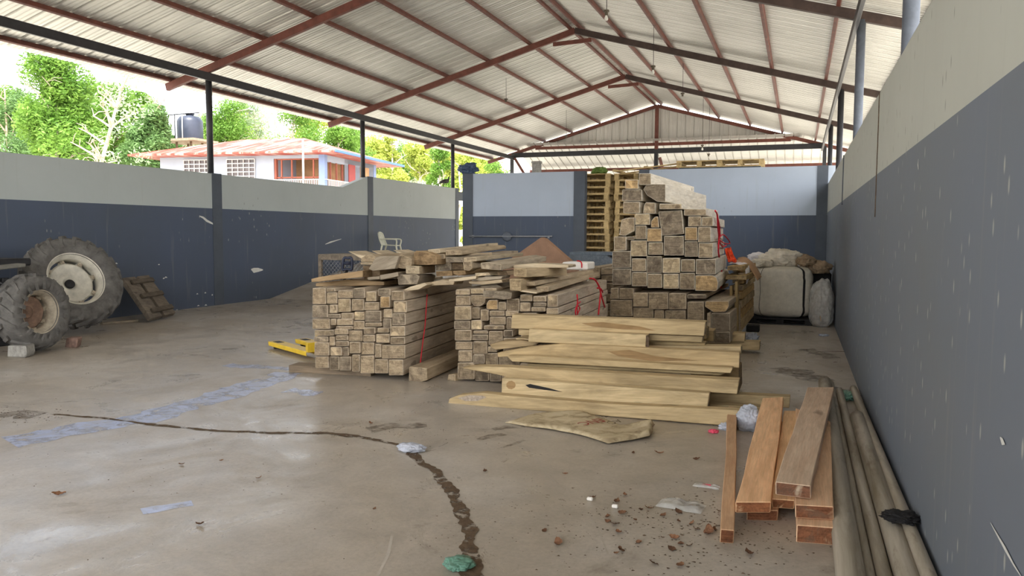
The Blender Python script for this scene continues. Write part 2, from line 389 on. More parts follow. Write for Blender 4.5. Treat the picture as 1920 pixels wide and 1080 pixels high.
def wood_prism(name, poly, ext, grain, mats, bevel=.004, col=(1, 1, 1), end_on_poly=True, jit=0):
    """solid from an end (or face) outline swept by ext; object's own Y follows the grain"""
    poly = [Vector(p) for p in poly]; ext = Vector(ext); c = centroid(poly)
    Mx = frame_of(c, Vector(grain)); Mi = Mx.inverted(); R3 = Mi.to_3x3()
    b = MB(); b.prism([Mi @ p for p in poly], R3 @ ext, 0, 1 if end_on_poly else 0)
    if not end_on_poly:
        for i, f in enumerate(b.f):   # outline ends across the grain get the end material
            vs = [Vector(b.v[k]) for k in f]
            n = (vs[1]-vs[0]).cross(vs[2]-vs[0])
            if n.length and abs(n.normalized().y) > .75: b.mi[i] = 1
    o = b.build(name, mats, None, bevel, M4=Mx); tint(o, col); return o

# ------------------------------------------------------------------ setting
XL, XR, YF = -11.49, .604, 19.86
YT = [13.278+6.094*k for k in range(-3, 4)]      # truss lines
XPL, XPR, XM, HE, HR = -11.6, .80, -5.45, 4.83, 6.56
SLOPE = (HR-HE)/(XM-XPL)
def roofz(x): return HR - abs(x-XM)*SLOPE
Y0, Y1 = -5.0, 31.56+.35

b = MB(); b.add([(-11.6, -8, 0), (1.0, -8, 0), (1.0, 32, 0), (-11.6, 32, 0)], [(0, 1, 2, 3)])
struct(b.build('floor', M['floor']))
b = MB(); b.add([(-11.48, 15.0, .004), (-3.2, 15.0, .004), (-3.2, 19.6, .82), (-11.48, 19.6, .82), (-3.2, 15.0, 0), (-3.2, 19.8, 0), (-3.2, 19.8, .82), (-11.48, 26, .82), (-3.2, 26, .82)],
    [(0, 1, 2, 3), (4, 5, 6, 2), (3, 2, 8, 7)])
struct(b.build('floor_ramp', M['floor']))
b = MB(); b.add([(-160, -70, -.06), (120, -70, -.06), (120, 160, -.06), (-160, 160, -.06)], [(0, 1, 2, 3)])
g = struct(b.build('ground', M['ground']))

# left wall: a stepped outline, thick
b = MB(); prof = [(-7, -.05), (25.7, -.05), (25.7, 3.12), (19.45, 3.12), (18.15, 2.75), (-7, 2.75)]
b.prism([(XL, y, z) for y, z in prof], (-.16, 0, 0))
struct(b.build('wall_left', M['wall_l']))
b = MB(); prof = [(-7, -.05), (19.95, -.05), (19.95, 2.745), (-7, 2.745)]
b.prism([(XR, y, z) for y, z in prof], (.12, 0, 0))
struct(b.build('wall_right', M['wall_r']))
def wallbox(name, x0, x1, z0, z1, mat, y=YF, t=.16):
    b = MB(); b.box(((x0+x1)/2, y+t/2, (z0+z1)/2), (x1-x0, t, z1-z0)); return struct(b.build(name, mat))
wallbox('wall_back', -8.70, -5.30, -.05, 3.16, M['wall_b'])
wallbox('wall_back_panel', -3.85, 1.0, -.05, 3.16, M['wall_b'])
wallbox('trim_1', -8.74, -8.44, -.05, 3.175, M['pilaster'], YF-.02, .22)
wallbox('trim_2', -5.57, -5.27, -.05, 3.165, M['pilaster'], YF-.02, .22)
wallbox('trim_3', -3.86, -3.60, -.05, 3.165, M['pilaster'], YF-.02, .22)
wallbox('trim_4', .36, XR-.005, -.05, 3.165, M['pilaster'], YF-.02, .22)
for i, (ya, yb, zt) in enumerate(((13.18, 13.46, 2.76), (19.44, 19.72, 3.125), (25.45, 25.72, 3.13))):
    b = MB(); b.box((XL+.0, (ya+yb)/2, zt/2), (.03, yb-ya, zt)); struct(b.build('trim_%d' % (5+i), M['pilaster']))
# lintel over the far doorway
b = MB(); b.box((XL-.08, 26.3, 2.86), (.16, 1.2, .30)); struct(b.build('trim_8', M['pilaster']))
b = MB(); b.box((XL-.08, 29.2, 1.5), (.16, 4.4, 3.1)); struct(b.build('wall_left_end', M['wall_l']))
# hairline joints down the right wall
for i, (y, w, z0) in enumerate(((7.33, .014, 1.70), (12.9, .03, 2.0))):
    pts = []
    k = 14
    for j in range(k+1):
        z = z0+(2.745-z0)*j/k; pts.append((XR-.001, y+random.uniform(-.012, .012)*(1 if i == 0 else .2), z))
    b = MB(); b.tube(pts, w*.5, 5); struct(b.build('trim_%d' % (9+i), M['dirt'] if i == 0 else M['pilaster']))

# ---- roof sheets (ribbed)
def ribbed(name, y0, y1, pitch, A, Bv, mat, nrm, thick=0):
    """A(y)->low edge point, Bv(y)->high edge point"""
    prof = []
    y = y0
    while y < y1:
        for f, h in ((0, 0), (.26, 0), (.29, .012), (.34, .012), (.37, .0), (.55, .0), (.58, .012), (.63, .012), (.66, .0), (.80, 0), (.855, .055), (.935, .055), (.9999, 0)):
            prof.append((y+f*pitch, h))
        y += pitch
    vs = []; fs = []
    for (yy, h) in prof:
        a, c = A(yy), Bv(yy); vs += [Vector(a)+nrm*h, Vector(c)+nrm*h]
    for i in range(len(prof)-1): fs.append((2*i, 2*i+1, 2*i+3, 2*i+2))
    b = MB(); b.add(vs, fs); return struct(b.build(name, mat))
RZ = .235    # sheet above rafter underside
XEL, XER = XM-7.45, XM+7.45
nl = Vector((-SLOPE, 0, 1)).normalized(); nr = Vector((SLOPE, 0, 1)).normalized()
ribbed('ceiling', Y0, Y1, .33, lambda y: (XEL, y, roofz(XEL)+RZ), lambda y: (XM-.02, y, roofz(XM)+RZ), M['roof'], nl)
ribbed('ceiling_east', Y0, Y1, .33, lambda y: (XM+.02, y, roofz(XM)+RZ), lambda y: (XER, y, roofz(XER)+RZ), M['roof'], nr)
b = MB(); b.bar((XM, Y0, HR+RZ+.035), (XM, Y1, HR+RZ+.035), .5, .01); struct(b.build('ceiling_ridge', M['roof']))

ORD = ['first', 'second', 'third', 'fourth', 'fifth', 'sixth', 'seventh', 'eighth', 'ninth', 'tenth', 'eleventh', 'twelfth', 'thirteenth', 'fourteenth', 'fifteenth', 'sixteenth', 'seventeenth', 'eighteenth']
def thing(o, label, cat, group=None): o['kind'] = 'thing'; return tag(o, label, cat, group)
# ---- rafters, posts, purlins
VIS = [('over the near end of the shed', 2), ('landing on the first black post', 3), ('landing on the second black post', 4), ('landing on the third black post', 5)]
TR = {2: 'nearest roof truss overhead', 3: 'roof truss meeting the post by the tyres', 4: 'middle roof truss over the dip in the wall', 5: 'roof truss nearest the rear gable'}
for k in range(0, 6):
    y = YT[k]
    if k in (0, 1):
        for s in (-1, 1):
            b = MB(); e = XM+s*7.25
            b.bar((XM, y, HR+.075), (e, y, roofz(e)+.075), .09, .15); struct(b.build('rafter', M['steel_red']))
        continue
    t = empty('roof_truss', (XM, y, HR))
    for s in (-1, 1):
        e = XM+s*7.25
        b = MB(); bh = Vector((0, 0, 0))
        b.bar((0, 0, .075), (s*7.25, 0, roofz(e)-HR+.075), .09, .15)
        b.build('rafter', M['steel_red'] if s < 0 else M['steel_brown'], t, .004)
    b = MB(); b.bar((-.55, -.07, -.235), (.45, -.07, -.20), .05, .10); b.build('collar_tie', M['steel_red'], t, .004)
    thing(t, 'rust red steel rafter pair of the ' + TR[k], 'roof truss', 'roof trusses')
pl = ['ridge', 'first', 'second', 'third', 'fourth', 'fifth', 'eave']
offs = [.13, 1.2, 2.38, 3.56, 4.74, 5.92, 7.12]
for s, side in ((-1, 'tree side'), (1, 'high wall side')):
    for i, d in enumerate(offs):
        x = XM+s*d; z = roofz(x)+.15+.04
        b = MB(); b.bar((0, Y0+.1, 0), (0, Y1-.1, 0), .06, .085, 0, nl if s < 0 else nr)
        o = b.build('roof_purlin', M['steel_red'], None, .004, loc=(x, 0, z))
        lab = 'rust red purlin under the %s roof slope, %s' % (side, 'hard against the ridge' if i == 0 else ('along the eave edge' if i == 6 else ORD[i-1]+' below the ridge pair'))
        thing(o, lab, 'purlin', 'roof purlins')
# black eave beams and posts
for s, x, lab in ((-1, XPL, 'black steel eave beam along the post tops above the tree side wall'), (1, XPR, 'dark steel eave beam along the post tops beside the high wall')):
    b = MB(); b.bar((0, Y0, 0), (0, 31.5, 0), .06, .16); o = b.build('eave_beam', M['steel_black'], None, .004, loc=(x-.09*s, 0, HE-.10))
    thing(o, lab, 'beam')
PLAB = {3: 'round black steel post above the wall by the tractor tyres', 4: 'round black steel post above the dip in the wall', 5: 'round black steel post beside the standing bird', 6: 'thin black steel post at the far corner below the gable'}
PLAB_R = {2: 'thick grey pipe post nearest along the high scuffed wall', 3: 'grey pipe post second along the high scuffed wall', 4: 'dark pipe post rising behind the back wall corner', 5: 'slim dark pipe post second behind the back wall corner', 6: 'thin dark post under the end of the gable beam'}
for k in range(0, 7):
    for s, x, zb in ((-1, XPL, 2.75 if k < 4 else 3.1), (1, XPR, -.05)):
        b = MB(); rad = .065
        if k == 6: b.box((0, 0, (HE-(-.05))/2-.05), (.13, .13, HE+.05))
        else: b.lathe([(0, zb), (rad, zb), (rad, HE-.01), (0, HE-.01)], 16)
        o = b.build('steel_post', M['steel_black'] if (s < 0 or k > 3) else M['steel_grey'], None, 0, loc=(x, YT[k], 0))
        lab = (PLAB if s < 0 else PLAB_R).get(k)
        if lab: thing(o, lab, 'post', 'roof posts')
        else: struct(o)
# ---- rear gable
YG = YT[6]
def sheet_v(name, x0, x1, pitch, z0f, z1f, y):
    vs = []; fs = []; x = x0; prof = []
    while x < x1:
        for f, h in ((0, 0), (.3, .0), (.33, .006), (.4, .006), (.43, 0), (.62, 0), (.65, .006), (.7, .006), (.73, 0), (.86, 0), (.9, .03), (.96, .03), (.999, 0)): prof.append((min(x+f*pitch, x1), h))
        x += pitch
    for (xx, h) in prof: vs += [(xx, y+h, z0f(xx)), (xx, y+h, z1f(xx))]
    for i in range(len(prof)-1): fs.append((2*i, 2*i+1, 2*i+3, 2*i+2))
    b = MB(); b.add(vs, fs); return struct(b.build(name, M['roof']))
sheet_v('wall_gable', XPL+1.0, XPR-1.0, .33, lambda x: 5.10, lambda x: max(5.11, roofz(x)+.1), YG+.22)
t = empty('gable_truss', (XM, YG, HR))
for s in (-1, 1):
    e = XM+s*7.25; b = MB(); b.bar((0, 0, .06), (s*7.25, 0, roofz(e)-HR+.06), .09, .13); b.build('rafter', M['steel_red'], t, .004)
b = MB(); b.bar((-5.1, .0, -1.45), (5.05, 0, -1.45), .07, .12); b.build('tie_bar', M['steel_red'], t, .004)
b = MB(); b.box((0, -.05, -.8), (.14, .1, 1.7)); b.build('king_post', M['steel_red'], t, .004)
thing(t, 'rust red gable truss framing the rear end of the shed roof', 'roof truss', 'roof trusses')
b = MB(); b.bar((XPL, YG-.02, 4.84), (XPR, YG-.02, 4.84), .12, .2); o = b.build('gable_beam', M['steel_black'], None, .004)
thing(o, 'long black beam crossing beneath the rear gable sheeting', 'beam')
b = MB(); b.box((XM, YG-.05, 2.35), (.15, .15, 4.8)); o = b.build('gable_post', M['steel_black'], None, .004)
thing(o, 'black post under the middle of the rear gable beam', 'post', 'roof posts')
# lean-to roof beyond the gable
vs = []; fs = []; prof = []
x = XPL+.1
while x < XPR+1.2:
    for f, h in ((0, 0), (.3, 0), (.84, 0), (.885, .036), (.955, .036), (.9999, 0)): prof.append((x+f*.33, h))
    x += .33
for (xx, h) in prof: vs += [(xx, YG-.3, 5.30+h), (xx, YG+4.8, 3.75+h)]
for i in range(len(prof)-1): fs.append((2*i, 2*i+2, 2*i+3, 2*i+1))
b = MB(); b.add(vs, fs); struct(b.build('ceiling_lean', M['roof']))
b = MB(); b.bar((XPL, YG+2.35, 4.35), (XPR+1, YG+2.35, 4.35), .06, .12); o = b.build('roof_purlin', M['steel_red'])
thing(o, 'rust red purlin under the lean-to sheets behind the gable beam', 'purlin', 'roof purlins')
b = MB(); b.bar((XPL+.12, YG-.05, 4.75), (XPL+.95, YG+.5, 3.2), .08, .1); o = b.build('diagonal_brace', M['steel_red'])
thing(o, 'rust red diagonal brace beside the far corner post', 'brace', 'diagonal braces')
b = MB(); b.bar((XM+.1, YG+.15, 4.6), (XM+.5, YG+.5, 3.0), .08, .1); o = b.build('diagonal_brace', M['steel_red'])
thing(o, 'rust red diagonal brace beside the middle gable post', 'brace', 'diagonal braces')
# floor marks
def strip(name, pts, w, mat, z, kind='structure', wob=.3, seg=.08):
    P = [Vector((p[0], p[1], 0)) for p in pts]; Q = []
    for i in range(len(P)-1):
        n = max(2, int((P[i+1]-P[i]).length/seg))
        for j in range(n): Q.append(P[i].lerp(P[i+1], j/n))
    Q.append(P[-1]); vs = []; fs = []
    for i, q in enumerate(Q):
        d = (Q[min(i+1, len(Q)-1)]-Q[max(i-1, 0)]).normalized(); nn = Vector((-d.y, d.x, 0))
        ww = w[0]+(w[1]-w[0])*i/(len(Q)-1) if isinstance(w, tuple) else w
        for s in (-1, 1):
            k = 1+wob*mnoise.noise(Vector((q.x*6, q.y*6, s*7.3)))+wob*.6*mnoise.noise(Vector((q.x*23, q.y*23, s*3.3)))
            vs.append(q+nn*s*ww*.5*max(.12, k)+Vector((0, 0, z)))
        if i: fs.append((2*i-2, 2*i-1, 2*i+1, 2*i))
    b = MB(); b.add(vs, fs); o = b.build(name, mat); o['kind'] = kind; return o
def fx(*pp): return [tuple(fl(x, y))[:2] for x, y in pp]
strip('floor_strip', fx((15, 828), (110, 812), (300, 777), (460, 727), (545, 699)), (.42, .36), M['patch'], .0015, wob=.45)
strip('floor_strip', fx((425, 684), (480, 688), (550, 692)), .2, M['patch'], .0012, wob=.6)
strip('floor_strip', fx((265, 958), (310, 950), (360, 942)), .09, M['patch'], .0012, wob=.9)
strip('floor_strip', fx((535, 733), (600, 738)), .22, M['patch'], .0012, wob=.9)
o = strip('dirt_line', fx((100, 777), (190, 784), (300, 798), (400, 808), (500, 812), (610, 812), (690, 822), (750, 835), (790, 865), (830, 900), (865, 950), (880, 1000), (886, 1050), (884, 1085)), (.035, .075), M['dirtline'], .003, 'stuff', 1.0, .02)
tag(o, 'thin curving line of dark dirt and leaf crumbs across the concrete', 'dirt')
strip('floor_scratch', fx((960, 822), (1000, 850), (1030, 890), (1060, 920)), .012, M['chalk'], .001)
strip('floor_scratch', fx((735, 1005), (728, 1040), (708, 1080)), .015, M['chalk'], .001)
strip('floor_scratch', fx((1105, 965), (1125, 1000), (1140, 1040)), .010, M['chalk'], .001)
for pp, w in (((( 925, 806), (950, 803), (985, 802)), .09), (((898, 825), (925, 818), (945, 814)), .05), (((935, 842), (960, 833), (985, 826)), .03), (((0, 782), (30, 778), (70, 780)), .16), (((690, 806), (740, 798), (800, 796)), .12), (((1455, 690), (1500, 700), (1545, 715)), .25), (((1500, 655), (1545, 664), (1570, 672)), .2)):
    o = strip('floor_stain', fx(*pp), w*1.3, M['stain'], .0015, wob=1.2)
# scrapes of bare plaster on walls
def wallmark(pts, X, w, name='wall_scrape'):
    b = MB(); P = [atx(x, y, X) for x, y in pts]; vs = []; fs = []
    for i, p in enumerate(P):
        d = (P[min(i+1, len(P)-1)]-P[max(i-1, 0)]).normalized(); nn = Vector((0, -d.z, d.y)); k = w*(.4+.6*random.random())*(.3 if i in (0, len(P)-1) else 1)
        vs += [p+nn*k, p-nn*k]
        if i: fs.append((2*i-2, 2*i-1, 2*i+1, 2*i))
    b.add(vs, fs); struct(b.build(name, M['scrape']))
wallmark([(374, 405), (381, 408), (388, 414), (400, 420), (411, 428)], XL+.006, .035)
wallmark([(471, 505), (476, 507), (484, 506), (493, 506)], XL+.006, .07)
wallmark([(610, 458), (620, 454), (640, 448)], XL+.006, .03)
for (x, y, r) in ((307, 522, 1.5), (311, 520, 2.5), (298, 496, 1.5), (218, 494, 2.5), (370, 551, 1.7), (385, 549, 1.6), (372, 573, 2), (386, 572, 2.3), (407, 570, 2), (332, 581, 2), (398, 553, 1.2), (240, 600, 2), (53, 472, 2.8)):
    wallmark([(x-r, y+r*.4), (x, y-r*.2), (x+r, y+r*.2)], XL+.006, .018)
wallmark([(1857, 980), (1868, 1000), (1885, 1030), (1900, 1058), (1915, 1082)], XR-.004, .008)
wallmark([(1875, 820), (1879, 828), (1884, 833)], XR-.004, .012)
wallmark([(1722, 298), (1721, 308), (1722, 318)], XR-.004, .014)

# ------------------------------------------------------------------ timber stacks
TONES = {'g': ((.54, .51, .48), 'grey'), 'd': ((.40, .37, .34), 'dark'), 't': ((.82, .75, .65), 'tan'), 'l': ((1.06, .98, .82), 'pale'), 'o': ((.92, .74, .50), 'orange brown'), 'm': ((.68, .62, .54), 'mottled brown')}
def stack(ends, sx, sy, ox, oy, P0, dirv, length, where, group, seed, name='timber', jit=.02, lenj=.12, mats=None):
    rnd = random.Random(seed); d = Vector(dirv).normalized(); P0 = Vector(P0); res = []
    for e in ends:
        tone = e[-1]; pts = e[:-1]
        if len(pts) == 4 and not isinstance(pts[0], tuple):
            x0, y0, x1, y1 = pts; j = 3.0
            q = [(x0+2, y1-2), (x1-2, y1-2), (x1-2-rnd.random()*j, y0+2+rnd.random()*j), (x0+2+rnd.random()*j, y0+2+rnd.random()*j)]
        else: q = list(pts)
        off = rnd.uniform(-jit, jit); P = P0+d*off
        W = [onp(ox+x/sx, oy+y/sy, P, d) for x, y in q]
        res.append((W, tone))
    rows = sorted(range(len(res)), key=lambda i: centroid(res[i][0]).z)
    info = {}; cur = []; rowno = 0; base = None; groups = []
    for i in rows:
        z = centroid(res[i][0]).z
        if base is None or z-base > .085*(1 if where != 'tall' else 1): groups.append([]); base = z
        groups[-1].append(i)
    out = []
    for rn, g in enumerate(groups):
        g.sort(key=lambda i: centroid(res[i][0]).x)
        for k, i in enumerate(g):
            W, tone = res[i]; c, nm = TONES[tone]; v = rnd.uniform(.88, 1.12)
            o = wood_prism(name, W, d*(length+rnd.uniform(-lenj, lenj)), d, mats or [M['side_n'], M['end']], .006, tuple(x*v*1.12 for x in c))
            lab = '%s sawn timber end, %s across, %s course up, %s' % (nm, ORD[k], ORD[rn], where)
            tag(o, lab, 'timber', group); out.append(o)
    return out

S1 = [(135,105,275,275,'t'),(278,110,370,148,'m'),(282,150,390,270,'t'),(393,130,552,212,'t'),(555,108,670,212,'g'),(678,142,785,245,'l'),(800,112,930,190,'g'),(935,135,1070,235,'m'),
(395,215,525,352,'l'),(535,215,660,340,'t'),(661,250,815,335,'m'),(822,190,925,310,'o'),(955,237,1095,358,'t'),(134,280,295,410,'g'),(310,275,392,365,'t'),(292,370,425,415,'g'),(428,357,556,425,'m'),
(560,345,668,435,'l'),(670,338,835,452,'g'),(855,320,948,412,'t'),(945,360,1082,488,'g'),(135,415,318,525,'t'),(320,418,378,486,'t'),(384,418,548,486,'t'),(375,490,545,530,'m'),(552,440,668,530,'t'),
(670,456,840,500,'m'),(852,415,936,520,'g'),(922,492,1078,598,'t'),(155,530,355,594,'m'),(360,520,500,582,'t'),(505,535,646,648,'t'),(655,505,775,575,'m'),(790,508,915,562,'t'),(150,597,300,656,'g'),
(306,597,368,695,'t'),(372,585,500,640,'m'),(372,642,508,700,'m'),(650,578,770,654,'m'),(780,572,920,665,'t'),(925,602,1078,680,'m'),(155,658,308,795,'t'),(318,703,438,796,'t'),(441,705,508,796,'g'),
(512,652,625,772,'t'),(632,657,766,784,'t'),(770,672,832,815,'m'),(836,684,1080,825,'m'),(165,798,305,922,'t'),(310,800,410,940,'d'),(412,802,530,945,'g'),(538,780,618,958,'t'),(622,790,766,975,'t'),(768,828,905,975,'t'),(908,832,1060,995,'t')]
P1 = fl(597, 692, .078); D1 = Vector((-.087, .996, 0))
GROUP1 = 'sawn timbers in the stack beside the pallet jack'
stack(S1, 5.4, 5.4, 560, 520, P1, D1, 2.3, 'stack beside the pallet jack', GROUP1, 11)
S2 = [(70,115,210,172,'t'),(72,175,215,272,'m'),(216,105,350,160,'l'),((218,168),(356,168),(360,215),(345,255),(300,282),(255,278),(228,250),(217,215),'m'),(352,100,470,150,'t'),(350,155,460,208,'l'),
((368,300),(372,250),(395,218),(478,218),(478,310),(390,310),'o'),(482,235,560,318,'m'),(563,205,688,330,'m'),(692,165,812,233,'m'),(692,240,795,332,'t'),(818,178,950,237,'t'),(955,165,1060,288,'m'),(818,240,948,282,'g'),(800,285,940,332,'t'),(945,292,1068,358,'t'),
(60,275,222,412,'l'),(228,288,305,400,'m'),(310,308,392,420,'m'),(397,320,545,374,'m'),(552,322,680,378,'t'),(398,377,556,458,'m'),(560,382,620,500,'t'),(55,416,215,502,'g'),(220,410,330,506,'l'),(342,460,545,504,'m'),
(62,506,225,612,'m'),(242,510,386,546,'t'),(228,550,386,608,'g'),(390,515,528,655,'m'),(532,506,625,575,'d'),(68,616,236,698,'t'),(240,615,378,740,'m'),(380,664,470,722,'t'),(95,703,233,815,'t'),(238,742,355,835,'g'),(358,727,485,845,'m'),(90,820,255,985,'m'),(260,850,395,1000,'d'),(400,850,510,1005,'d'),
(530,580,700,720,'m'),(490,726,690,860,'m'),(515,864,690,1012,'m'),(700,340,860,480,'t'),(864,362,1065,480,'t'),(700,484,860,640,'m'),(864,484,1060,640,'t'),(700,644,860,820,'m'),(864,644,1056,820,'m'),(694,824,860,1022,'m'),(864,824,1052,1030,'m')]
P2 = fl(857, 711, .02); D2 = Vector((-.05, .9987, 0))
GROUP2 = 'sawn timbers in the stack behind the loose boards'
stack(S2, 5.14, 5.14, 840, 520, P2, D2, 2.7, 'stack behind the loose boards', GROUP2, 12)
S3a = [(455,30,615,180,'m'),(282,112,452,232,'o'),(245,236,500,386,'g'),((516,235),(545,185),(620,168),(798,168),(798,395),(690,392),(560,310),'g'),(258,391,470,540,'m'),((512,543),(520,450),(545,402),(665,405),(668,545),'t'),(715,414,1005,488,'t'),(1027,480,1315,570,'t'),
(410,543,600,688,'l'),((612,720),(612,640),(660,585),(700,580),(712,720),'o'),((705,520),(1000,500),(1028,800),(750,822),'g'),(1080,576,1250,706,'t'),(1253,582,1400,705,'t'),((210,815),(240,620),(300,598),(402,595),(402,760),(280,825),'t'),(412,692,555,870,'m'),(560,728,750,900,'o'),(1040,712,1200,884,'o'),(1205,709,1372,908,'m'),
(140,832,300,1010,'m'),(304,832,405,876,'d'),(352,880,562,1086,'l'),(575,905,765,1066,'t'),(772,824,1028,1075,'g'),(1035,890,1205,1090,'g'),(1210,912,1400,1106,'t')]
S3b = [(105,62,318,255,'g'),(325,145,488,292,'t'),(492,120,668,312,'g'),(672,140,873,312,'l'),(880,155,1040,300,'m'),(1048,153,1275,328,'g'),(107,260,322,445,'g'),(326,300,500,462,'m'),(503,318,670,480,'t'),(680,318,858,490,'l'),(863,310,1038,498,'m'),((1042,340),(1230,335),(1280,360),(1300,420),(1290,500),(1270,515),(1042,510),'o')]
D3 = Vector((.053, .9986, 0)); P3 = aty(1150, 540, 10.3)
GROUP3 = 'sawn timbers in the upper bundle of the tall stack'
stack(S3a[:7], 6.752, 6.75, 1130, 320, P3, D3, 3.1, 'top of the tall stack', GROUP3, 13, jit=.03, mats=[M['side_p'], M['end']])
D3b = Vector((-.025, 1, 0))
stack(S3a[7:], 6.752, 6.75, 1130, 320, P3, D3b, 2.3, 'upper tall stack', GROUP3, 23, jit=.03, mats=[M['side_p'], M['end']])
for o in stack(S3b, 6, 6, 1130, 460, P3, D3b, 2.3, "base of upper tall stack", GROUP3, 14, jit=.025, mats=[M['side_p'], M['end']]): pass
S3c = [(85,480,180,605,'t'),(184,480,350,608,'m'),(340,532,510,693,'t'),(515,530,735,722,'t'),(740,537,943,722,'m'),(950,550,1165,600,'d'),(950,632,1140,852,'m'),(82,615,335,800,'t'),(340,697,572,820,'t'),(580,725,690,832,'t'),(700,728,935,845,'m'),((1150,690),(1155,630),(1420,628),(1420,690),(1380,750),(1250,754),'o'),(1172,757,1218,965,'t'),(1222,760,1435,970,'d'),
(85,806,335,1065,'m'),(340,836,690,1090,'m'),(700,850,1140,1095,'m'),(1172,972,1435,1100,'d')]
stack(S3c, 6, 6, 1130, 460, P3, Vector((.03, 1, 0)), 2.6, 'bundle under the tall stack', 'sawn timbers in the lower bundle of the tall stack', 15, jit=.03)
# bearers between bundles
def bearer(a, c, w, h, label, tone=(.6, .5, .42)):
    a, c = Vector(a), Vector(c); mid = (a+c)/2
    Mx = frame_of(mid, c-a); L = (c-a).length; b = MB(); b.box((0, 0, 0), (w, L, h), 0)
    for i in range(len(b.f)):
        pass
    o = b.build('bearer', [M['side_g']], None, .004, M4=Mx); tint(o, tone); tag(o, label, 'bearer', 'bearers under the timber'); return o
zb = aty(1300, 541, 10.6).z
for i, yy in enumerate((10.9, 12.4)):
    bearer((-2.3, yy, zb), (-1.05, yy, zb), .1, .07, 'dark spacer between the two bundles of the tall stack, %s' % ('toward the front' if i == 0 else 'deeper in'))
# small stack between the two
S4 = [(1103,500,1125,522,'t'),(1127,502,1150,515,'m'),(1127,516,1150,528,'m'),(1103,523,1126,536,'m'),(1128,530,1150,548,'m'),(1108,538,1127,556,'l'),(1129,550,1149,566,'m'),(1110,558,1128,574,'t'),(1129,568,1148,580,'m'),(1130,582,1148,598,'m'),(1108,576,1128,590,'t'),(1110,592,1128,600,'m'),(1106,601,1150,622,'m'),(1106,623,1150,640,'m'),(1106,641,1150,658,'d')]
stack([(e[0],e[1],e[2],e[3],e[4]) for e in [(a*5, c*5, d*5, f*5, g) for a, c, d, f, g in S4]], 5, 5, 0, 0, aty(1125, 560, 11.0), Vector((.0, 1, 0)), 2.2, 'narrow stack behind the ropes', 'sawn timbers in the narrow stack', 16)
for i, yy in enumerate((11.3, 12.7)):
    pass
# stack with visible flank beside the tall one
S5 = []
rr = random.Random(3)
yy = 500
PF = aty(1380, 600, 11.55)
xs0, xs1 = 1373, 1391
rows5 = [(622, 598), (597, 579), (578, 562), (561, 546), (545, 533), (532, 522), (521, 511), (510, 502)]
for i, (yb_, yt_) in enumerate(rows5):
    sh = i*.8
    S5.append((xs0*5, yt_*5, (xs0+9+rr.randint(-1, 1))*5-3, yb_*5, 't' if i % 3 else 'm')); S5.append(((xs0+10)*5, yt_*5, (xs1+sh*.9)*5, yb_*5, 'o' if i % 2 else 't'))
stack(S5, 5, 5, 0, 0, PF, Vector((.02, 1, 0)), 2.3, 'plank stack by the bulk bag', 'planks stacked beside the bulk bag', 17, name='stacked_plank', mats=[M['side_y'], M['end']], jit=.05)
for i, (x0, x1, y0, y1) in enumerate(((1367, 1374, 536, 622), (1377, 1384, 528, 622))):
    q = [aty(x, y, 11.2-.12*i) for x, y in ((x0, y1), (x1, y1), (x1-1, y0), (x0+1, y0))]
    o = wood_prism('upright_board', q, (.0, .2, 0), (0, 0, 1), [M['side_y'], M['end']], .004, (.75, .66, .5), False)
    tag(o, 'upright plank standing against the lower bundle, %s' % ('narrow and closest to it' if i == 0 else 'beside the plank stack'), 'board', 'upright planks')

# ------------------------------------------------------------------ loose boards
GL = 'loose boards dumped on top of the stacks'
def loose(end, Yc, ext, label, tone=(.9, .85, .78), kind='end', mats=None, name='loose_board', bev=.005):
    """end: pixel outline on the vertical plane Y=Yc; ext: ('to',px,py,Y) or vector"""
    W = [aty(x, y, Yc) for x, y in end]; c = centroid(W)
    e = (aty(ext[1], ext[2], ext[3])-c) if ext[0] == 'to' else Vector(ext)
    if kind == 'end': g = e
    else: g = max(((W[i]-W[j]) for i in range(len(W)) for j in range(i)), key=lambda v: v.length)
    o = wood_prism(name, W, e, g, mats or [M['side'], M['end']], bev, tone, kind == 'end')
    tag(o, label, 'board', GL); return o
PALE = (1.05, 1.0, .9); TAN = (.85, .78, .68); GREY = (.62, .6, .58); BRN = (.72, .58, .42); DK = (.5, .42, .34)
for i in range(3):
    Y = 7.75+.42*i
    pol = [(652, 471), (678, 479), (775, 482), (840, 480), (840, 488), (700, 490), (684, 489)]
    dz = [aty(x, y, 7.75) for x, y in pol]
    W = [Vector((p.x*(1)+(.06*i), p.y+.42*i, p.z)) for p in dz]
    o = wood_prism('loose_board', W, (0, .40, 0), (1, 0, 0), [M['side'], M['end']], .005, PALE, False)
    tag(o, 'wide pale board lying across the pallet jack stack, %s' % ('its pointed end toward the cage', 'middle of three side by side', 'deepest of three side by side')[i], 'board', GL)
loose([(676, 491), (678, 483), (686, 478), (697, 477), (705, 482), (706, 491)], 7.42, (-.05, 1.1, 0), 'rounded log-sided timber with brown end near the chicken wire cage', TAN)
loose([(675, 492), (706, 492), (706, 497), (676, 496)], 7.40, (-.05, 1.1, 0), 'thin pale slat under the rounded timber end', PALE)
loose([(680, 498), (712, 500), (712, 523), (683, 524)], 7.5, (-.05, 1.1, 0), 'short dark block under the thin pale slat', DK)
loose([(691, 504), (698, 508), (740, 504), (748, 480), (714, 480), (704, 482)], 7.36, (0, .1, 0), 'grey offcut tipped up on its edge among the loose boards', GREY, 'side')
loose([(743, 500), (745, 483), (752, 477), (764, 482), (772, 486), (771, 497), (760, 504), (750, 503)], 7.42, (-.08, 1.0, 0), 'knobbly log end poking out beside the tipped offcut', TAN)
loose([(775, 496), (776, 473), (780, 470), (802, 473), (818, 480), (818, 496), (800, 497)], 7.5, (.1, 1.0, 0), 'thick brown beam end with rounded corner in the loose pile', BRN)
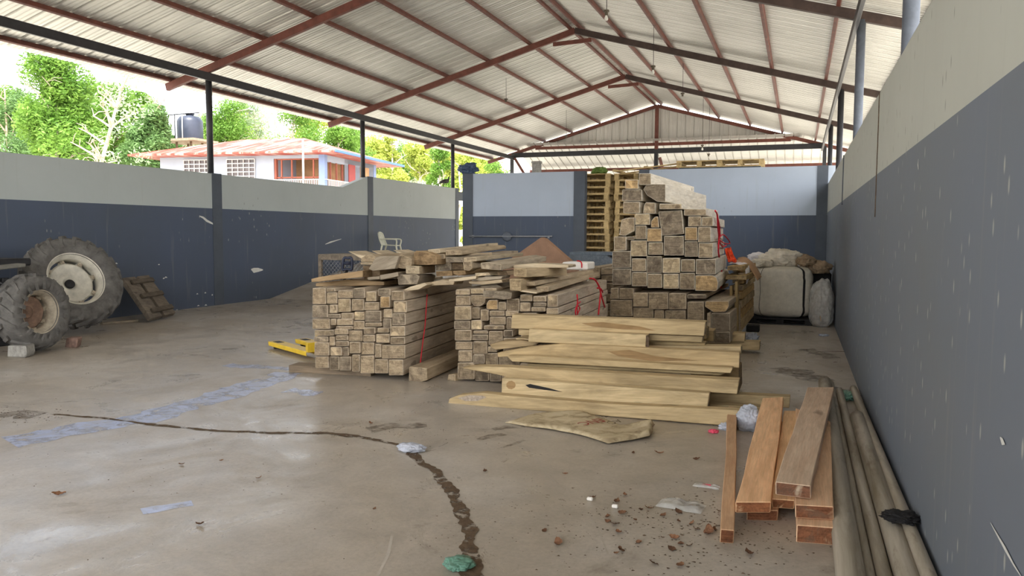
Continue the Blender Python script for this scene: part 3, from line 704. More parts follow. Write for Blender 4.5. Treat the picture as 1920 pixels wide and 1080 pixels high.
loose([(761, 498), (786, 499), (786, 514), (761, 513)], 7.36, ('to', 805, 504, 8.3), 'square pale beam lying on a thicker cracked grey beam', PALE)
loose([(745, 515), (780, 514), (787, 518), (782, 533), (747, 534)], 7.34, ('to', 800, 521, 8.3), 'thick cracked grey beam end below the square pale beam', GREY)
loose([(712, 516), (746, 510), (747, 518), (713, 525)], 7.3, (0, .5, 0), 'weathered grey slab sloping beside the cracked beam', GREY, 'side')
loose([(688, 520), (712, 518), (712, 524), (690, 525)], 7.35, (0, .5, 0), 'small splintered grey slab end in the loose pile', GREY, 'side')
loose([(583, 523), (600, 519), (680, 507), (680, 520), (640, 523), (600, 528), (584, 529)], 7.3, (0, .3, 0), 'rough board overhanging the stack corner nearest the pallet jack', BRN, 'side')
loose([(592, 531), (650, 524), (720, 528), (720, 535), (592, 537)], 7.5, (0, .5, 0), 'flat orange brown board directly on the pallet jack stack', BRN, 'side')
loose([(755, 544), (768, 538), (795, 530), (801, 534), (785, 543), (762, 546)], 7.34, (0, .2, 0), 'thin pale lath pointing out over the shaded stack flank', PALE, 'side')
loose([(798, 531), (830, 524), (852, 528), (850, 534), (800, 536)], 7.5, (0, .25, 0), 'thin bowed board bridging the gap between two front stacks', TAN, 'side')
loose([(802, 468), (824, 467), (825, 475), (803, 476)], 7.6, ('to', 925, 459, 9.8), 'topmost pale board end beside the long top plank', PALE)
loose([(835, 469), (862, 469), (867, 473), (866, 478), (836, 479)], 7.6, ('to', 938, 463, 9.9), 'long plank with orange end at the very top of the loose pile', TAN)
loose([(802, 477), (832, 476), (834, 485), (818, 487), (806, 481)], 7.6, (.2, .9, 0), 'splintered brown wedge under the topmost pale board', TAN)
loose([(835, 482), (868, 482), (868, 492), (836, 492)], 7.58, ('to', 958, 474, 9.6), 'grey-ended plank second from the top of the loose pile', GREY)
loose([(869, 483), (893, 482), (893, 490), (869, 491)], 7.6, ('to', 971, 477, 9.6), 'plank with small dark holes along its pale edge', PALE)
loose([(868, 491), (884, 490), (885, 503), (880, 508), (869, 506)], 7.5, ('to', 905, 497, 8.3), 'short round-nosed beam end below the holed plank', TAN)
loose([(901, 493), (916, 492), (940, 496), (939, 507), (902, 504)], 7.5, ('to', 1008, 483, 9.6), 'wide plank with weathered dark grey end and pale top', (.85, .82, .78))
loose([(816, 489), (838, 488), (846, 494), (845, 507), (817, 507)], 7.7, (.1, .8, 0), 'dark grey block end wedged below the splintered wedge', GREY)
loose([(847, 493), (867, 493), (868, 506), (848, 506)], 7.72, (.1, .8, 0), 'dark striped block end beside the grey block', DK)
loose([(817, 509), (847, 508), (847, 517), (818, 518)], 7.6, (.1, .8, 0), 'orange brown slab end under the grey block', BRN)
loose([(849, 508), (872, 507), (873, 514), (860, 517), (850, 514)], 7.6, (.1, .8, 0), 'curved brown slab end under the striped block', BRN)
loose([(840, 524), (868, 520), (893, 517), (892, 523), (865, 527), (842, 528)], 7.5, (0, .25, 0), 'thin pale lath lying level over the gap', PALE, 'side')
loose([(878, 523), (910, 519), (942, 518), (940, 523), (900, 527)], 7.55, (0, .25, 0), 'thin grey lath, upper of the crossed pair by the square post end', GREY, 'side')
loose([(878, 528), (910, 527), (940, 524), (942, 530), (905, 534), (880, 532)], 7.5, (0, .25, 0), 'thin grey lath, lower of the crossed pair by the square post end', TAN, 'side')
loose([(890, 512), (915, 511), (920, 516), (891, 519)], 7.55, (.1, .5, 0), 'small pale offcut above the crossed laths', PALE)
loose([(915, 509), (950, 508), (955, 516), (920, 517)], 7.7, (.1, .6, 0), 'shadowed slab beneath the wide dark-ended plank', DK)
loose([(963, 503), (987, 504), (988, 520), (963, 518)], 7.4, ('to', 1052, 508, 8.35), 'heavy short yellowish beam lying on the middle stack', (.95, .85, .68))
loose([(955, 523), (977, 524), (977, 546), (956, 544)], 7.3, ('to', 1040, 516, 9.0), 'square post end jutting over the middle stack', (.95, .85, .68))
loose([(982, 528), (1002, 528), (1004, 536), (984, 536)], 7.5, ('to', 1105, 509, 9.9), 'long tapered plank beside the square post end', TAN)
loose([(1005, 538), (1028, 537), (1029, 547), (1007, 546)], 7.5, ('to', 1115, 514, 9.9), 'long plank along the outer edge of the middle stack', TAN)
loose([(975, 544), (1007, 548), (1006, 551), (975, 547)], 7.32, (.0, .4, 0), 'thin slat under the square post end', PALE, 'side')
loose([(905, 545), (950, 547), (960, 549), (958, 560), (945, 562), (906, 556)], 7.34, (0, .5, 0), 'split grey board end sticking out above the middle stack front', GREY, 'end')
loose([(962, 497), (1000, 494), (1065, 497), (1066, 502), (963, 503)], 7.9, (0, .3, 0), 'flat pale board behind the heavy short beam', PALE, 'side')
loose([(900, 537), (930, 533), (945, 540), (905, 543)], 7.6, (0, .5, 0), 'grey bowed offcut lying just behind the split board', GREY, 'side')
for (a, c, lab) in (((-4.9, 8.0, 1.15), (-4.9, 9.3, 1.15), 'packing timber under the wide boards'),):
    pass
# bunks on the floor by stack 1
def gbox(px, Y, ext, label, mats, tone, name, cat='timber', kind='end', grp=None):
    W = [aty(x, y, Y) for x, y in px]; c = centroid(W); e = Vector(ext)
    g = e if kind == 'end' else (W[1]-W[0])
    o = wood_prism(name, W, e, g, mats, .006, tone, kind == 'end'); tag(o, label, cat, grp); return o
Yb = fl(780, 715).y
gbox([(766, 715), (783, 718), (801, 713), (800, 691), (783, 688), (767, 688)], Yb, (-.12, 1.9, 0), 'square timber lying on the floor along the flank of the pallet jack stack', [M['side'], M['end']], TAN, 'floor_timber')
a = fl(545, 690, .05)
bearer((-5.28, 7.30, .038), (-4.3, 7.40, .038), .22, .076, 'short timber poking out under the pallet jack stack', (1.15, 1.05, .92))
gbox([(838, 713), (853, 716), (853, 702), (840, 702)], fl(845, 714).y, (.15, .5, 0), 'small block on the floor at the foot of the middle stack', [M['side'], M['end']], TAN, 'floor_timber')

# ------------------------------------------------------------------ pile of long yellowish boards in front
GP = 'long boards piled across the front of the stacks'
YB = fl(1100, 780).y
def pile(face, Y, wid, label, tone=(1, 1, 1), yaw=0.0, mats=None):
    W = [aty(x, y, Y) for x, y in face]
    g = max(((W[i]-W[j]) for i in range(len(W)) for j in range(i)), key=lambda v: v.length)
    o = wood_prism('long_board', W, (0, wid, 0), g, mats or [M['side_y'], M['end']], .005, tone, False)
    tag(o, label, 'board', GP); return o
def pileq(face, wid, label, tone=(1, 1, 1), z0=None):
    pass
L_ = (1.12, 1.08, 1.0); Mm = (1.0, .94, .84); Dd = (.8, .74, .62)
pile([(840, 757), (1385, 800), (1388, 770), (1130, 757), (950, 742), (905, 737), (860, 741), (842, 748)], 6.4, .11, 'longest board at the bottom front of the pile with a bark patch', Mm)
pile([(940, 741), (1326, 768), (1330, 738), (941, 709)], 6.52, .11, 'thick pale board with a long split beside a knot', L_)
pile([(865, 690), (890, 687), (940, 688), (1386, 713), (1382, 739), (978, 714), (930, 702), (885, 694)], 6.64, .14, 'board tapering to a dark splinter over the middle stack', Mm)
pile([(988, 682), (1100, 686), (1360, 700), (1350, 704), (990, 687)], 6.86, .2, 'thin barky strip above the splintered board', Dd)
pile([(950, 668), (1000, 668), (1374, 690), (1370, 700), (960, 678)], 6.80, .11, 'narrow board under the wide grained plank', Mm)
pile([(932, 662), (990, 651), (1055, 645), (1150, 649), (1387, 661), (1386, 690), (960, 668), (934, 670)], 6.92, .10, 'wide plank with swirling brown grain rising to a curved top', (1.0, .92, .8))
pile([(918, 646), (940, 640), (975, 638), (1010, 643), (1000, 648), (930, 656), (921, 652)], 7.12, .16, 'rough bark-edged slab end above the swirling plank', (.75, .68, .6))
pile([(990, 641), (1210, 652), (1213, 628), (992, 617)], 6.98, .16, 'short bright board near the top of the pile with a dark sawn end', L_)
pile([(967, 634), (992, 635), (994, 640), (968, 639)], 7.2, .5, 'small pale block end under the topmost board', L_)
pile([(972, 617), (1318, 631), (1316, 642), (972, 628)], 7.14, .12, 'thin board directly below the topmost board', Mm)
pile([(958, 616), (1320, 630), (1323, 604), (960, 590)], 7.1, .16, 'topmost thick board of the pile', Mm)
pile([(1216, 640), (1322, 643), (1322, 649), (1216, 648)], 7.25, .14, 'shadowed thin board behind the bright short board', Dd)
pile([(1200, 647), (1389, 650), (1390, 663), (1200, 661)], 7.2, .16, 'board behind the swirling plank ending beside the bare floor', Mm)
pile([(1290, 663), (1385, 692), (1386, 735), (1300, 738)], 7.1, .4, 'dark board ends tucked under the pile at its open end', (.6, .52, .42))
pile([(1325, 737), (1482, 745), (1480, 765), (1330, 758)], 7.1, .14, 'yellow board lying on the floor beyond the red planks', Mm)
pile([(1330, 757), (1445, 766), (1440, 779), (1328, 770)], 6.75, .13, 'low board on the floor between the pile and the red planks', Dd)
def detail(name, px, Y, off, mat, label=None):
    W = [aty(x, y, Y-off) for x, y in px]; b = MB(); c = centroid(W); b.prism([p-c for p in W], (0, off*.9, 0)); return b, c
BO = {o['label'][:14]: o for o in COL.objects if o.get('group') == GP}
def board_part(key, name, px, Y, off, mat):
    o = [q for q in COL.objects if q.get('group') == GP and key in q['label']][0]
    W = [aty(x, y, Y-off) for x, y in px]; Mi = o.matrix_basis.inverted(); b = MB(); b.prism([Mi @ p for p in W], Mi.to_3x3() @ Vector((0, off*.9, 0))); b.build(name, mat, o)
board_part('long split', 'split', [(985, 722), (994, 720), (1030, 728), (1055, 735), (1020, 731), (992, 727)], 6.52, .002, M['black'])
board_part('long split', 'knot', [(958+9*math.cos(a*.7), 722+8*math.sin(a*.7)) for a in range(9)], 6.52, .0015, M['knot'])
board_part('bark patch', 'bark_patch', [(858, 746), (880, 741), (905, 742), (912, 745), (895, 752), (872, 752)], 6.4, .004, M['rag_bark'])
board_part('bright short', 'sawn_end', [(1212, 652), (1217, 655), (1217, 633), (1211, 629)], 6.97, .004, M['dirt'])
board_part('topmost thick', 'stain', [(1090, 606), (1130, 604), (1200, 612), (1230, 620), (1160, 617), (1110, 612)], 7.1, .0015, M['knot'])
board_part('swirling brown', 'stain', [(1140, 659), (1180, 656), (1230, 668), (1310, 676), (1220, 677), (1160, 668)], 6.92, .0015, M['knot'])
W3 = 10.9
pile([(1290, 654), (1424, 657), (1425, 641), (1290, 638)], 10.85-.3, .2, 'far short board on the floor below the tall stack', Mm)
pile([(1310, 640), (1396, 643), (1397, 625), (1310, 622)], 10.75-.2, .2, 'short board resting on the far floor board', Mm)
for i in range(3):
    P_ = [aty(x, y, 8.6) for x, y in ((1130, 606), (1310, 611), (1310, 632), (1130, 632))]; h_ = -.06*i
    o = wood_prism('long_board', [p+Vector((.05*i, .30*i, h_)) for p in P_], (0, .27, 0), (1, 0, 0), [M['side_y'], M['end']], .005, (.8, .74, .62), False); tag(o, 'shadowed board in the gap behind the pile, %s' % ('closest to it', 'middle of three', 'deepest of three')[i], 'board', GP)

# ------------------------------------------------------------------ red planks
GR = 'reddish planks beside the pipes'
def slab(top, zf, zb, th, label, tone=(1, 1, 1), thb=None):
    fl_, fr_, br_, bl_ = [fl(x, y, z) for (x, y), z in zip(top, (zf, zf, zb, zb))]
    n = 10; rows = []
    thb = th if thb is None else thb
    base = (fl_+fr_)/2; far = (br_+bl_)/2; Mx = frame_of((base+far)/2, far-base); Mi = Mx.inverted()
    b = MB(); vs = []; rnd = random.Random(hash(label) % 1000 if False else len(label)*7)
    for i in range(n+1):
        t = i/n; a = fl_.lerp(bl_, t); c = fr_.lerp(br_, t); tt = th+(thb-th)*t
        w1 = mnoise.noise(Vector((t*3, len(label), 0)))*.012; w2 = mnoise.noise(Vector((t*3, len(label), 5)))*.012
        d = (c-a).normalized()
        a = a+d*w1; c = c+d*w2
        for p in (a, c, c-Vector((0, 0, tt))+d*rnd.uniform(-.004, .004), a-Vector((0, 0, tt))+d*rnd.uniform(-.004, .004)): vs.append(Mi @ p)
    for i in range(n):
        for k in range(4): b.f.append((4*i+k, 4*i+(k+1) % 4, 4*i+4+(k+1) % 4, 4*i+4+k)); b.mi.append(0); b.sm.append(False)
    b.v = [tuple(p) for p in vs]
    b.f.append((3, 2, 1, 0)); b.f.append((4*n, 4*n+1, 4*n+2, 4*n+3)); b.mi += [1, 1]; b.sm += [False, False]
    o = b.build('red_plank', [M['side_r'], M['end_r']], None, .004, M4=Mx); tint(o, tone); tag(o, label, 'plank', GR); return o
slab([(1351, 992), (1377, 994), (1382, 764), (1366, 762)], .07, .11, .07, 'thin batten on the floor with a pale edge, away from the other red planks', (.72, .62, .52), .11)
slab([(1400, 956), (1459, 957), (1478, 790), (1440, 790)], .06, .08, .058, 'low plank under the smooth orange plank', (.7, .6, .52))
slab([(1447, 935), (1490, 938), (1494, 770), (1470, 770)], .11, .13, .05, 'narrow plank between the two wide top planks', (.95, .88, .72))
slab([(1379, 941), (1446, 941), (1469, 744), (1430, 746)], .125, .19, .06, 'smooth orange plank resting on top with clean sawn end', (1.1, .94, .76))
slab([(1494, 984), (1574, 990), (1568, 830), (1500, 830)], .09, .09, .09, 'lowest plank with jagged broken end against the pipes', (1.0, .9, .8))
slab([(1491, 946), (1563, 950), (1557, 790), (1492, 765)], .165, .16, .07, 'middle plank with dark end under the grey-stained plank', (.98, .88, .78))
slab([(1454, 903), (1520, 911), (1564, 726), (1514, 726)], .245, .245, .07, 'uppermost plank with grey stained face beside the pipes', (.82, .84, .86))
b = MB(); b.box((0, 0, 0), (.5, .1, .075)); o = b.build('bearer', M['side_g'], None, .004, loc=(.05, 6.35, .038)); tag(o, 'dark bearer under the red planks at their far end', 'bearer', 'bearers under the timber'); tint(o, (.5, .4, .3))

# ------------------------------------------------------------------ pipes
def pipe(p0, p1, r, label, mat):
    p0, p1 = Vector(p0), Vector(p1); mid = (p0+p1)/2; d = p1-p0; Mx = frame_of(mid, d); L = d.length
    b = MB(); n = 18; N = 24
    for (ra, flip) in ((r, 0), (r*.86, 1)):
        vs = []; fs = []
        for i in range(N+1):
            yy = -L/2+L*i/N; sag = 0
            for k in range(n): vs.append((ra*math.cos(2*PI*k/n)+sag, yy, ra*math.sin(2*PI*k/n)))
        for i in range(N):
            for k in range(n):
                f = (i*n+k, i*n+(k+1) % n, (i+1)*n+(k+1) % n, (i+1)*n+k); fs.append(f)
        b.add(vs, fs, 0, True)
    o2 = (N+1)*n
    for base in (0, N*n):
        fs = [(base+k, base+(k+1) % n, o2+base+(k+1) % n, o2+base+k) for k in range(n)]
        b.f += fs; b.mi += [0]*n; b.sm += [False]*n
    o = b.build('long_pipe', mat, None, 0, M4=Mx); tag(o, label, 'pipe', 'long pipes along the wall'); return o
pipe((.245, 2.4, .063), (.285, 8.4, .063), .063, 'thickest dusty pipe, touching the red planks', M['pvc'])
pipe((.335, 2.4, .026), (.352, 8.6, .026), .026, 'thin pipe next to the thickest pipe', M['pvc'])
pipe((.395, 2.4, .033), (.412, 8.15, .033), .033, 'slim middle pipe of the five', M['pvc'])
pipe((.489, 2.4, .056), (.489, 6.9, .056), .056, 'muddy brown pipe with a short far end', M['pvc'])
pipe((.562, 2.4, .120), (.545, 8.3, .034), .034, 'pale pipe leaning along the foot of the wall', M['pvc'])

# ------------------------------------------------------------------ ropes
def rope(pts, label, r=.006, extra=()):
    b = MB(); b.tube(pts, r, 6)
    for e in extra: b.tube(e, r*.9, 6)
    o = b.build('rope', M['rope']); tag(o, label, 'rope', 'red binding ropes'); return o
def smoothp(P, n=5):
    P = [Vector(p) for p in P]; Q = []
    for i in range(len(P)-1):
        a = P[max(i-1, 0)]; b_ = P[i]; c = P[i+1]; d = P[min(i+2, len(P)-1)]
        for j in range(n):
            t = j/n; Q.append(.5*((2*b_)+(c-a)*t+(2*a-5*b_+4*c-d)*t*t+(3*b_-a-3*c+d)*t**3))
    Q.append(P[-1]); return Q
n1 = Vector((.996, .087, 0)); Pf1 = fl(762, 704, .06)+n1*.02
rope(smoothp([onp(x, y, Pf1, n1) for x, y in ((801, 552), (799, 580), (797, 610), (793, 640), (790, 665), (788, 682))]), 'taut red rope down the flank of the pallet jack stack')
n2 = Vector((.9987, .05, 0)); Pf2 = aty(1064, 585, 7.5)+n2*.03
q2 = lambda *pp: smoothp([onp(x, y, Pf2, n2) for x, y in pp])
rope(q2((1082, 552), (1083, 565), (1082, 578), (1083, 590)), 'short red rope with a tassel knot on the middle stack flank', .007, [q2((1083, 572), (1087, 578), (1083, 588)), q2((1082, 572), (1079, 582), (1080, 592)), q2((1083, 570), (1088, 566))])
rope(q2((1106, 522), (1116, 525), (1124, 540), (1128, 556), (1134, 576)), 'doubled red rope curving over the far end of the middle stack', .010, [q2((1112, 522), (1120, 530), (1126, 545), (1125, 560), (1122, 590)), q2((1120, 540), (1127, 542), (1130, 548))])
n3 = Vector((.9997, .025, 0)); Pf3 = onp(1338, 470, P3, D3)+n3*.012
q3 = lambda *pp: smoothp([onp(x, y, Pf3, n3) for x, y in pp])
rope(q3((1341, 395), (1345, 404), (1346, 425), (1348, 445), (1347, 470), (1350, 490), (1353, 500), (1352, 520), (1352, 540)), 'red rope tied with a bow on the tall stack', .011,
     [q3((1348, 446), (1356, 440), (1366, 450), (1368, 457), (1358, 456), (1349, 450)), q3((1348, 450), (1354, 462), (1362, 460)), q3((1345, 405), (1349, 425), (1350, 445)), q3((1350, 490), (1357, 500), (1359, 499))])

# ------------------------------------------------------------------ tractor tyres
def lug(b, R, w, a0, s, rise=.05, T=None, span=.5):
    st = []
    for (z, da, r0, hh, tw) in ((.0, 0, R-.01, rise, .035), (.25*w, .10, R-.012, rise, .035), (.46*w, .26, R-.05, rise*.9, .04), (.53*w, .34, R-.15, .02, .04)):
        a = a0+s*0+da*span*2; e = []
        for (dr, dt) in ((-.03, -1), (hh, -.7), (hh, .7), (-.03, 1)):
            aa = a+dt*tw/R; r = r0+dr; e.append(Vector((r*math.cos(aa), r*math.sin(aa), s*z)))
        st.append(e)
    vs = [p for e in st for p in e]; fs = []
    for i in range(3):
        for k in range(4): fs.append((4*i+k, 4*i+(k+1) % 4, 4*i+4+(k+1) % 4, 4*i+4+k))
    fs += [(3, 2, 1, 0), (12, 13, 14, 15)]
    b.add(vs, fs, 0, False, T)
def wheel(parent, R, w, rr, nl_, rimmat, discmat, T=None, dz=-.04, hubm='dark_metal', hubr=.17):
    b = MB()
    prof = [(rr, -.36*w), (rr+.03, -.42*w), (R*.72, -.5*w), (R*.84, -.49*w), (R*.90, -.41*w), (R*.925, -.2*w), (R*.93, 0), (R*.925, .2*w), (R*.90, .41*w), (R*.84, .49*w), (R*.72, .5*w), (rr+.03, .42*w), (rr, .36*w), (rr-.02, .2*w), (rr-.02, -.2*w)]
    b.lathe(prof, 64, 0, T, True)
    for i in range(nl_):
        lug(b, R*.935, w, 2*PI*i/nl_, 1, R*.075, T); lug(b, R*.935, w, 2*PI*(i+.5)/nl_, -1, R*.075, T)
    tire = b.build('tire', M['rubber'], parent)
    b = MB(); prof = [(rr-.005, .36*w), (rr+.022, .395*w), (rr+.03, .375*w), (rr+.01, .33*w), (rr-.025, .30*w), (rr-.03, .22*w), (rr-.05, .20*w), (rr-.055, .05*w), (rr-.04, -.1*w), (rr-.03, -.36*w), (rr, -.36*w)]
    b.lathe(prof, 64, 0, T); rim = b.build('rim', rimmat, parent)
    b = MB(); z = dz*w
    prof = [(0.0, z-.02), (rr*.22, z-.02), (rr*.24, z+.01), (rr*.30, z+.012), (rr*.45, z-.01), (rr*.62, z+.05), (rr*.72, z+.055)]
    b.lathe(prof, 48, 0, T)
    n = 8; vs = []; fs = []
    m = 64
    for k in range(m):
        a = 2*PI*k/m; r1 = rr*.72; r2 = rr*(.78+.12*max(0, math.cos(n*a)))
        vs += [(r1*math.cos(a), r1*math.sin(a), z+.055), (r2*math.cos(a), r2*math.sin(a), z+.04), (r2*math.cos(a), r2*math.sin(a), z+.02)]
    for k in range(m):
        j = (k+1) % m; fs += [(3*k, 3*k+1, 3*j+1, 3*j), (3*k+1, 3*k+2, 3*j+2, 3*j+1)]
    b.add(vs, fs, 0, True, T)
    disc = b.build('wheel_disc', discmat, parent)
    b = MB(); b.lathe([(0, z+.03), (rr*hubr*.8, z+.03), (rr*hubr, z+.015), (rr*hubr, z-.03)], 20, 0, T); b.build('hub', M[hubm], disc if False else parent)
    for k in range(n):
        a = 2*PI*k/n; b = MB(); c = Vector((rr*.84*math.cos(a), rr*.84*math.sin(a), z+.06)); ax = Vector((math.cos(a), math.sin(a), 0))
        Rm = Matrix.Rotation(a, 3, 'Z'); b.box(c, (rr*.16, .06, .035), 0, T, Rm)
        b.box(c+Vector((0, 0, .02)), (.03, .03, .02), 0, T, Rm)
        b.build('rim_clamp', M['rim_d'], parent)
    return tire
def axis_frame(loc, n, spin=0):
    n = Vector(n).normalized(); x = Vector((0, 0, 1)).cross(n).normalized(); y = n.cross(x)
    return Matrix(((x.x, y.x, n.x, loc[0]), (x.y, y.y, n.y, loc[1]), (x.z, y.z, n.z, loc[2]), (0, 0, 0, 1))) @ Matrix.Rotation(spin, 4, 'Z')
# big wheel leaning
R2 = .735; nb = Vector((.88, -.22, .42)).normalized(); wb = .42
dn = (-Vector((0, 0, 1))+nb*nb.z).normalized()
low = dn*R2*1.01 - nb*wb*.49
cb = fl(146, 624); cb = Vector((cb.x-low.x, cb.y-low.y, -low.z+.005))
t = empty('loose_tractor_tyre'); t.matrix_world = axis_frame(cb, nb, .2)
wheel(t, R2, wb, .415, 20, M['rim'], M['rim'], None, -.16)
t['category'] = 'wheel'; tag(t, 'big lugged tractor wheel with cream rim leaning toward the wall', 'wheel')
# tractor with front wheel
_w = fl(64, 660); t = empty('tractor', (_w.x, _w.y, 0))
wz = Matrix.Translation((0.02, 0, .515)) @ Matrix.Rotation(PI/2-.10, 4, 'Y') @ Matrix.Rotation(.35, 4, 'X')
fwh = empty('front_wheel'); fwh.parent = t
fwh.matrix_basis = axis_frame((.0, 0, .515), (.985, .10, .06), .1)
wheel(fwh, .50, .36, .272, 18, M['rim_d'], M['rust'], None, -.26, 'rust', .30)
b = MB(); b.box((-.85, .1, .52), (1.3, .14, .16)); b.build('front_axle', M['dark_metal'], t, .01)
b = MB(); b.box((-1.05, .05, .72), (.5, 1.0, .34)); b.box((-1.05, .1, .75), (.4, .5, .3))
for k in range(5): b.box((-.79, -.36+.2*k, .82), (.05, .1, .2))
b.build('engine_block', M['dark_metal'], t, .01)
b = MB(); b.prism([(-1.45, -.5, 1.0), (-.62, -.5, 1.0), (-.62, .42, 1.06), (-1.45, .42, 1.06)], (0, 0, .05)); b.build('hood', M['hood'], t, .01)
b = MB(); b.box((-1.1, .2, 1.12), (.6, .9, .1)); b.build('seat_pan', M['dark_metal'], t, .02)
b = MB(); b.tube(smoothp([(-.7, 0, .9), (-.55, .15, .8), (-.6, .3, .62)]), .02, 8); b.tube(smoothp([(-.75, .5, .95), (-.6, .6, .85), (-.7, .75, .7)]), .02, 8); b.build('hose', M['dark_metal'], t)
b = MB(); b.box((-1.0, .3, .28), (.35, .35, .56)); b.build('stand', M['dark_metal'], t, .01)
tag(t, 'stripped dark tractor front with rusty-hubbed front wheel at the frame edge', 'tractor')
def blockthing(name, px, Y, ext, label, mat, cat):
    W = [aty(x, y, Y) for x, y in px]; b = MB(); c = centroid(W); c.z = 0
    b.prism([p-c for p in W], ext); o = b.build(name, mat, None, .012, loc=c); tag(o, label, cat); return o
Yk = fl(30, 670).y
blockthing('concrete_block', [(13, 670), (47, 671), (50, 664), (48, 649), (14, 648)], Yk, (-.1, .2, 0), 'grey concrete block on the floor in front of the tractor wheel', M['block'], 'block')
Yk = fl(138, 652).y
blockthing('red_block', [(121, 654), (143, 652), (146, 634), (124, 634)], Yk, (-.1, .16, 0), 'reddish block chocking the back of the front tractor wheel', M['brick'], 'block')
b = MB(); A = fl(190, 609); C = fl(257, 603); b.bar((A.x, A.y, .02), (C.x, C.y, .02), .10, .035); o = b.build('floor_slat', M['side_g'], None, .004); tint(o, (1, 1, .95)); tag(o, 'loose pale slat on the floor between the big wheel and wooden panel', 'slat')
# wooden panel leaning on wall
A = fl(277, 603, .02); Bq = fl(324, 592, .02); tl = atx(219, 528, -11.2); tr_ = atx(279, 520, -11.32)
t = empty('wooden_panel', A)
ux = (Bq-A).normalized(); upv = ((tl+tr_)/2-(A+Bq)/2); Hh = upv.length; uz = upv.normalized(); nn = ux.cross(uz).normalized()
if nn.dot(CAM-A) < 0: nn = -nn
L = (Bq-A).length
def pan(x0, x1, z0, z1, t0, t1, name, tn):
    b = MB(); vs = [ux*x+uz*z+nn*k for k in (t0, t1) for (x, z) in ((x0, z0), (x1, z0), (x1, z1), (x0, z1))]
    b.add(vs, [(0, 1, 2, 3), (4, 5, 6, 7), (0, 1, 5, 4), (1, 2, 6, 5), (2, 3, 7, 6), (3, 0, 4, 7)]); o = b.build(name, M['side_g'], t, .006); tint(o, tn)
pan(0, L*.5-.05, 0, Hh, .0, .08, 'plank', (.74, .74, .75)); pan(L*.5+.05, L, 0, Hh, 0, .08, 'plank', (.77, .76, .76))
for z in (.14, .5, .85): pan(.14, L-.02, Hh*z-.05, Hh*z+.05, .082, .125, 'batten', (.50, .49, .48))
pan(L*.48, L*.52, .02, Hh-.02, .0, .02, 'back_slat', (.2, .2, .2))
tag(t, 'weathered wooden panel with three battens leaning on the dark wall', 'panel')

# ------------------------------------------------------------------ pallet jack
A = fl(513, 643, .06); C = fl(590, 664, .06); dd = (C-A); dd.z = 0; dd.normalize(); nn = Vector((dd.y, -dd.x, 0))
t = empty('pallet_jack', (A.x, A.y, 0)); t.rotation_euler = (0, 0, math.atan2(dd.y, dd.x))
def fork(oy, name):
    b = MB()
    b.prism([(0, oy-.075, .05), (0, oy+.075, .05), (.05, oy+.085, .085), (1.2, oy+.085, .085), (1.2, oy-.085, .085), (.05, oy-.085, .085)], (0, 0, .012)) if False else None
    for (y0) in (-1, 1): b.box((.6, oy+y0*.08, .06), (1.14, .008, .05))
    b.box((.62, oy, .087), (1.2, .168, .008)); b.box((.03, oy, .07), (.06, .15, .035))
    o = b.build(name, M['yellow'], t, .003)
    bb = MB(); bb.tube([(.14, oy-.05, .035), (.14, oy+.05, .035)], .035, 14); bb.build('load_roller', M['dark_metal'], o)
    bb = MB(); bb.box((.16, oy, .092), (.16, .09, .004)); bb.build('roller_slot', M['dark_metal'], o)
fork(0, 'fork'); fork(.38, 'fork')
b = MB(); b.box((1.18, .19, .14), (.05, .54, .12)); b.box((1.2, .19, .24), (.05, .3, .18)); b.build('fork_frame', M['yellow'], t, .004)
b = MB(); b.tube([(1.28, .19, .05), (1.28, .19, .4)], .05, 12); b.build('pump', M['dark_metal'], t)
hp = t.matrix_basis; 
H0 = Vector((1.3, .19, .4)); Wh = aty(651, 505, 8.35); t_inv = Matrix.LocRotScale(t.location, t.rotation_euler, None).inverted(); H1 = t_inv @ Wh; H2 = t_inv @ aty(652, 484, 8.35)
b = MB(); b.tube([H0, H1], .018, 8); b.build('handle_bar', M['dark_metal'], t)
sd = Vector((0, 1, 0)); sd = (t_inv.to_3x3() @ RT).normalized()*.055
b = MB(); b.tube(smoothp([H1-sd*.6, H1-sd, (H1+H2)/2-sd*1.05, H2-sd*.8, H2, H2+sd*.8, (H1+H2)/2+sd*1.05, H1+sd, H1+sd*.6, H1, H1-sd*.6]), .018, 8); b.build('handle_loop', M['navy'], t)
b = MB(); Hm = H1.lerp(H2, .55); b.tube([Hm-sd*.9, Hm+sd*.9], .02, 8); b.build('lever', M['navy'], t)
tag(t, 'yellow pallet jack with forks poking out beside the timber stack', 'pallet jack')

# ------------------------------------------------------------------ cage, chair, plywood etc
t = empty('wire_cage', (-8.75, 13.0, 0)); z1, z0 = 1.11, 0.0
for (x, y) in ((0, 0), (1.3, 0), (0, .8), (1.3, .8)):
    b = MB(); b.box((x, y, z1/2), (.07, .06, z1)); o = b.build('leg', M['side_g'], t, .004)
for (z, h) in ((z1-.05, .10), (.55, .07)):
    b = MB(); b.box((.65, 0, z), (1.37, .05, h)); b.build('rail', M['side_g'], t, .004)
    b = MB(); b.box((.65, .8, z), (1.37, .05, h)); b.build('rail', M['side_g'], t, .004)
b = MB(); b.box((.65, .4, z1+.0), (1.35, .85, .02)); b.build('lid', M['side_g'], t, .004)
b = MB()
for k in range(-10, 26):
    for s in (1, -1):
        x0 = k*.08; pts = [(x0, 0, .56), (x0+s*.45, 0, 1.04)]
        (xa, _, za), (xb, _, zb_) = pts
        def cut(x, xa=xa, za=za, s=s): return za+(x-xa)*s*.48/.45
        lo, hi = max(0, min(xa, xb)), min(1.3, max(xa, xb))
        if hi > lo: b.tube([(lo, 0, cut(lo)), (hi, 0, cut(hi))], .004, 4)
b.build('wire_mesh', M['galv'], t)
tag(t, 'grey wooden cage with chicken wire mesh behind the timber stack', 'cage')
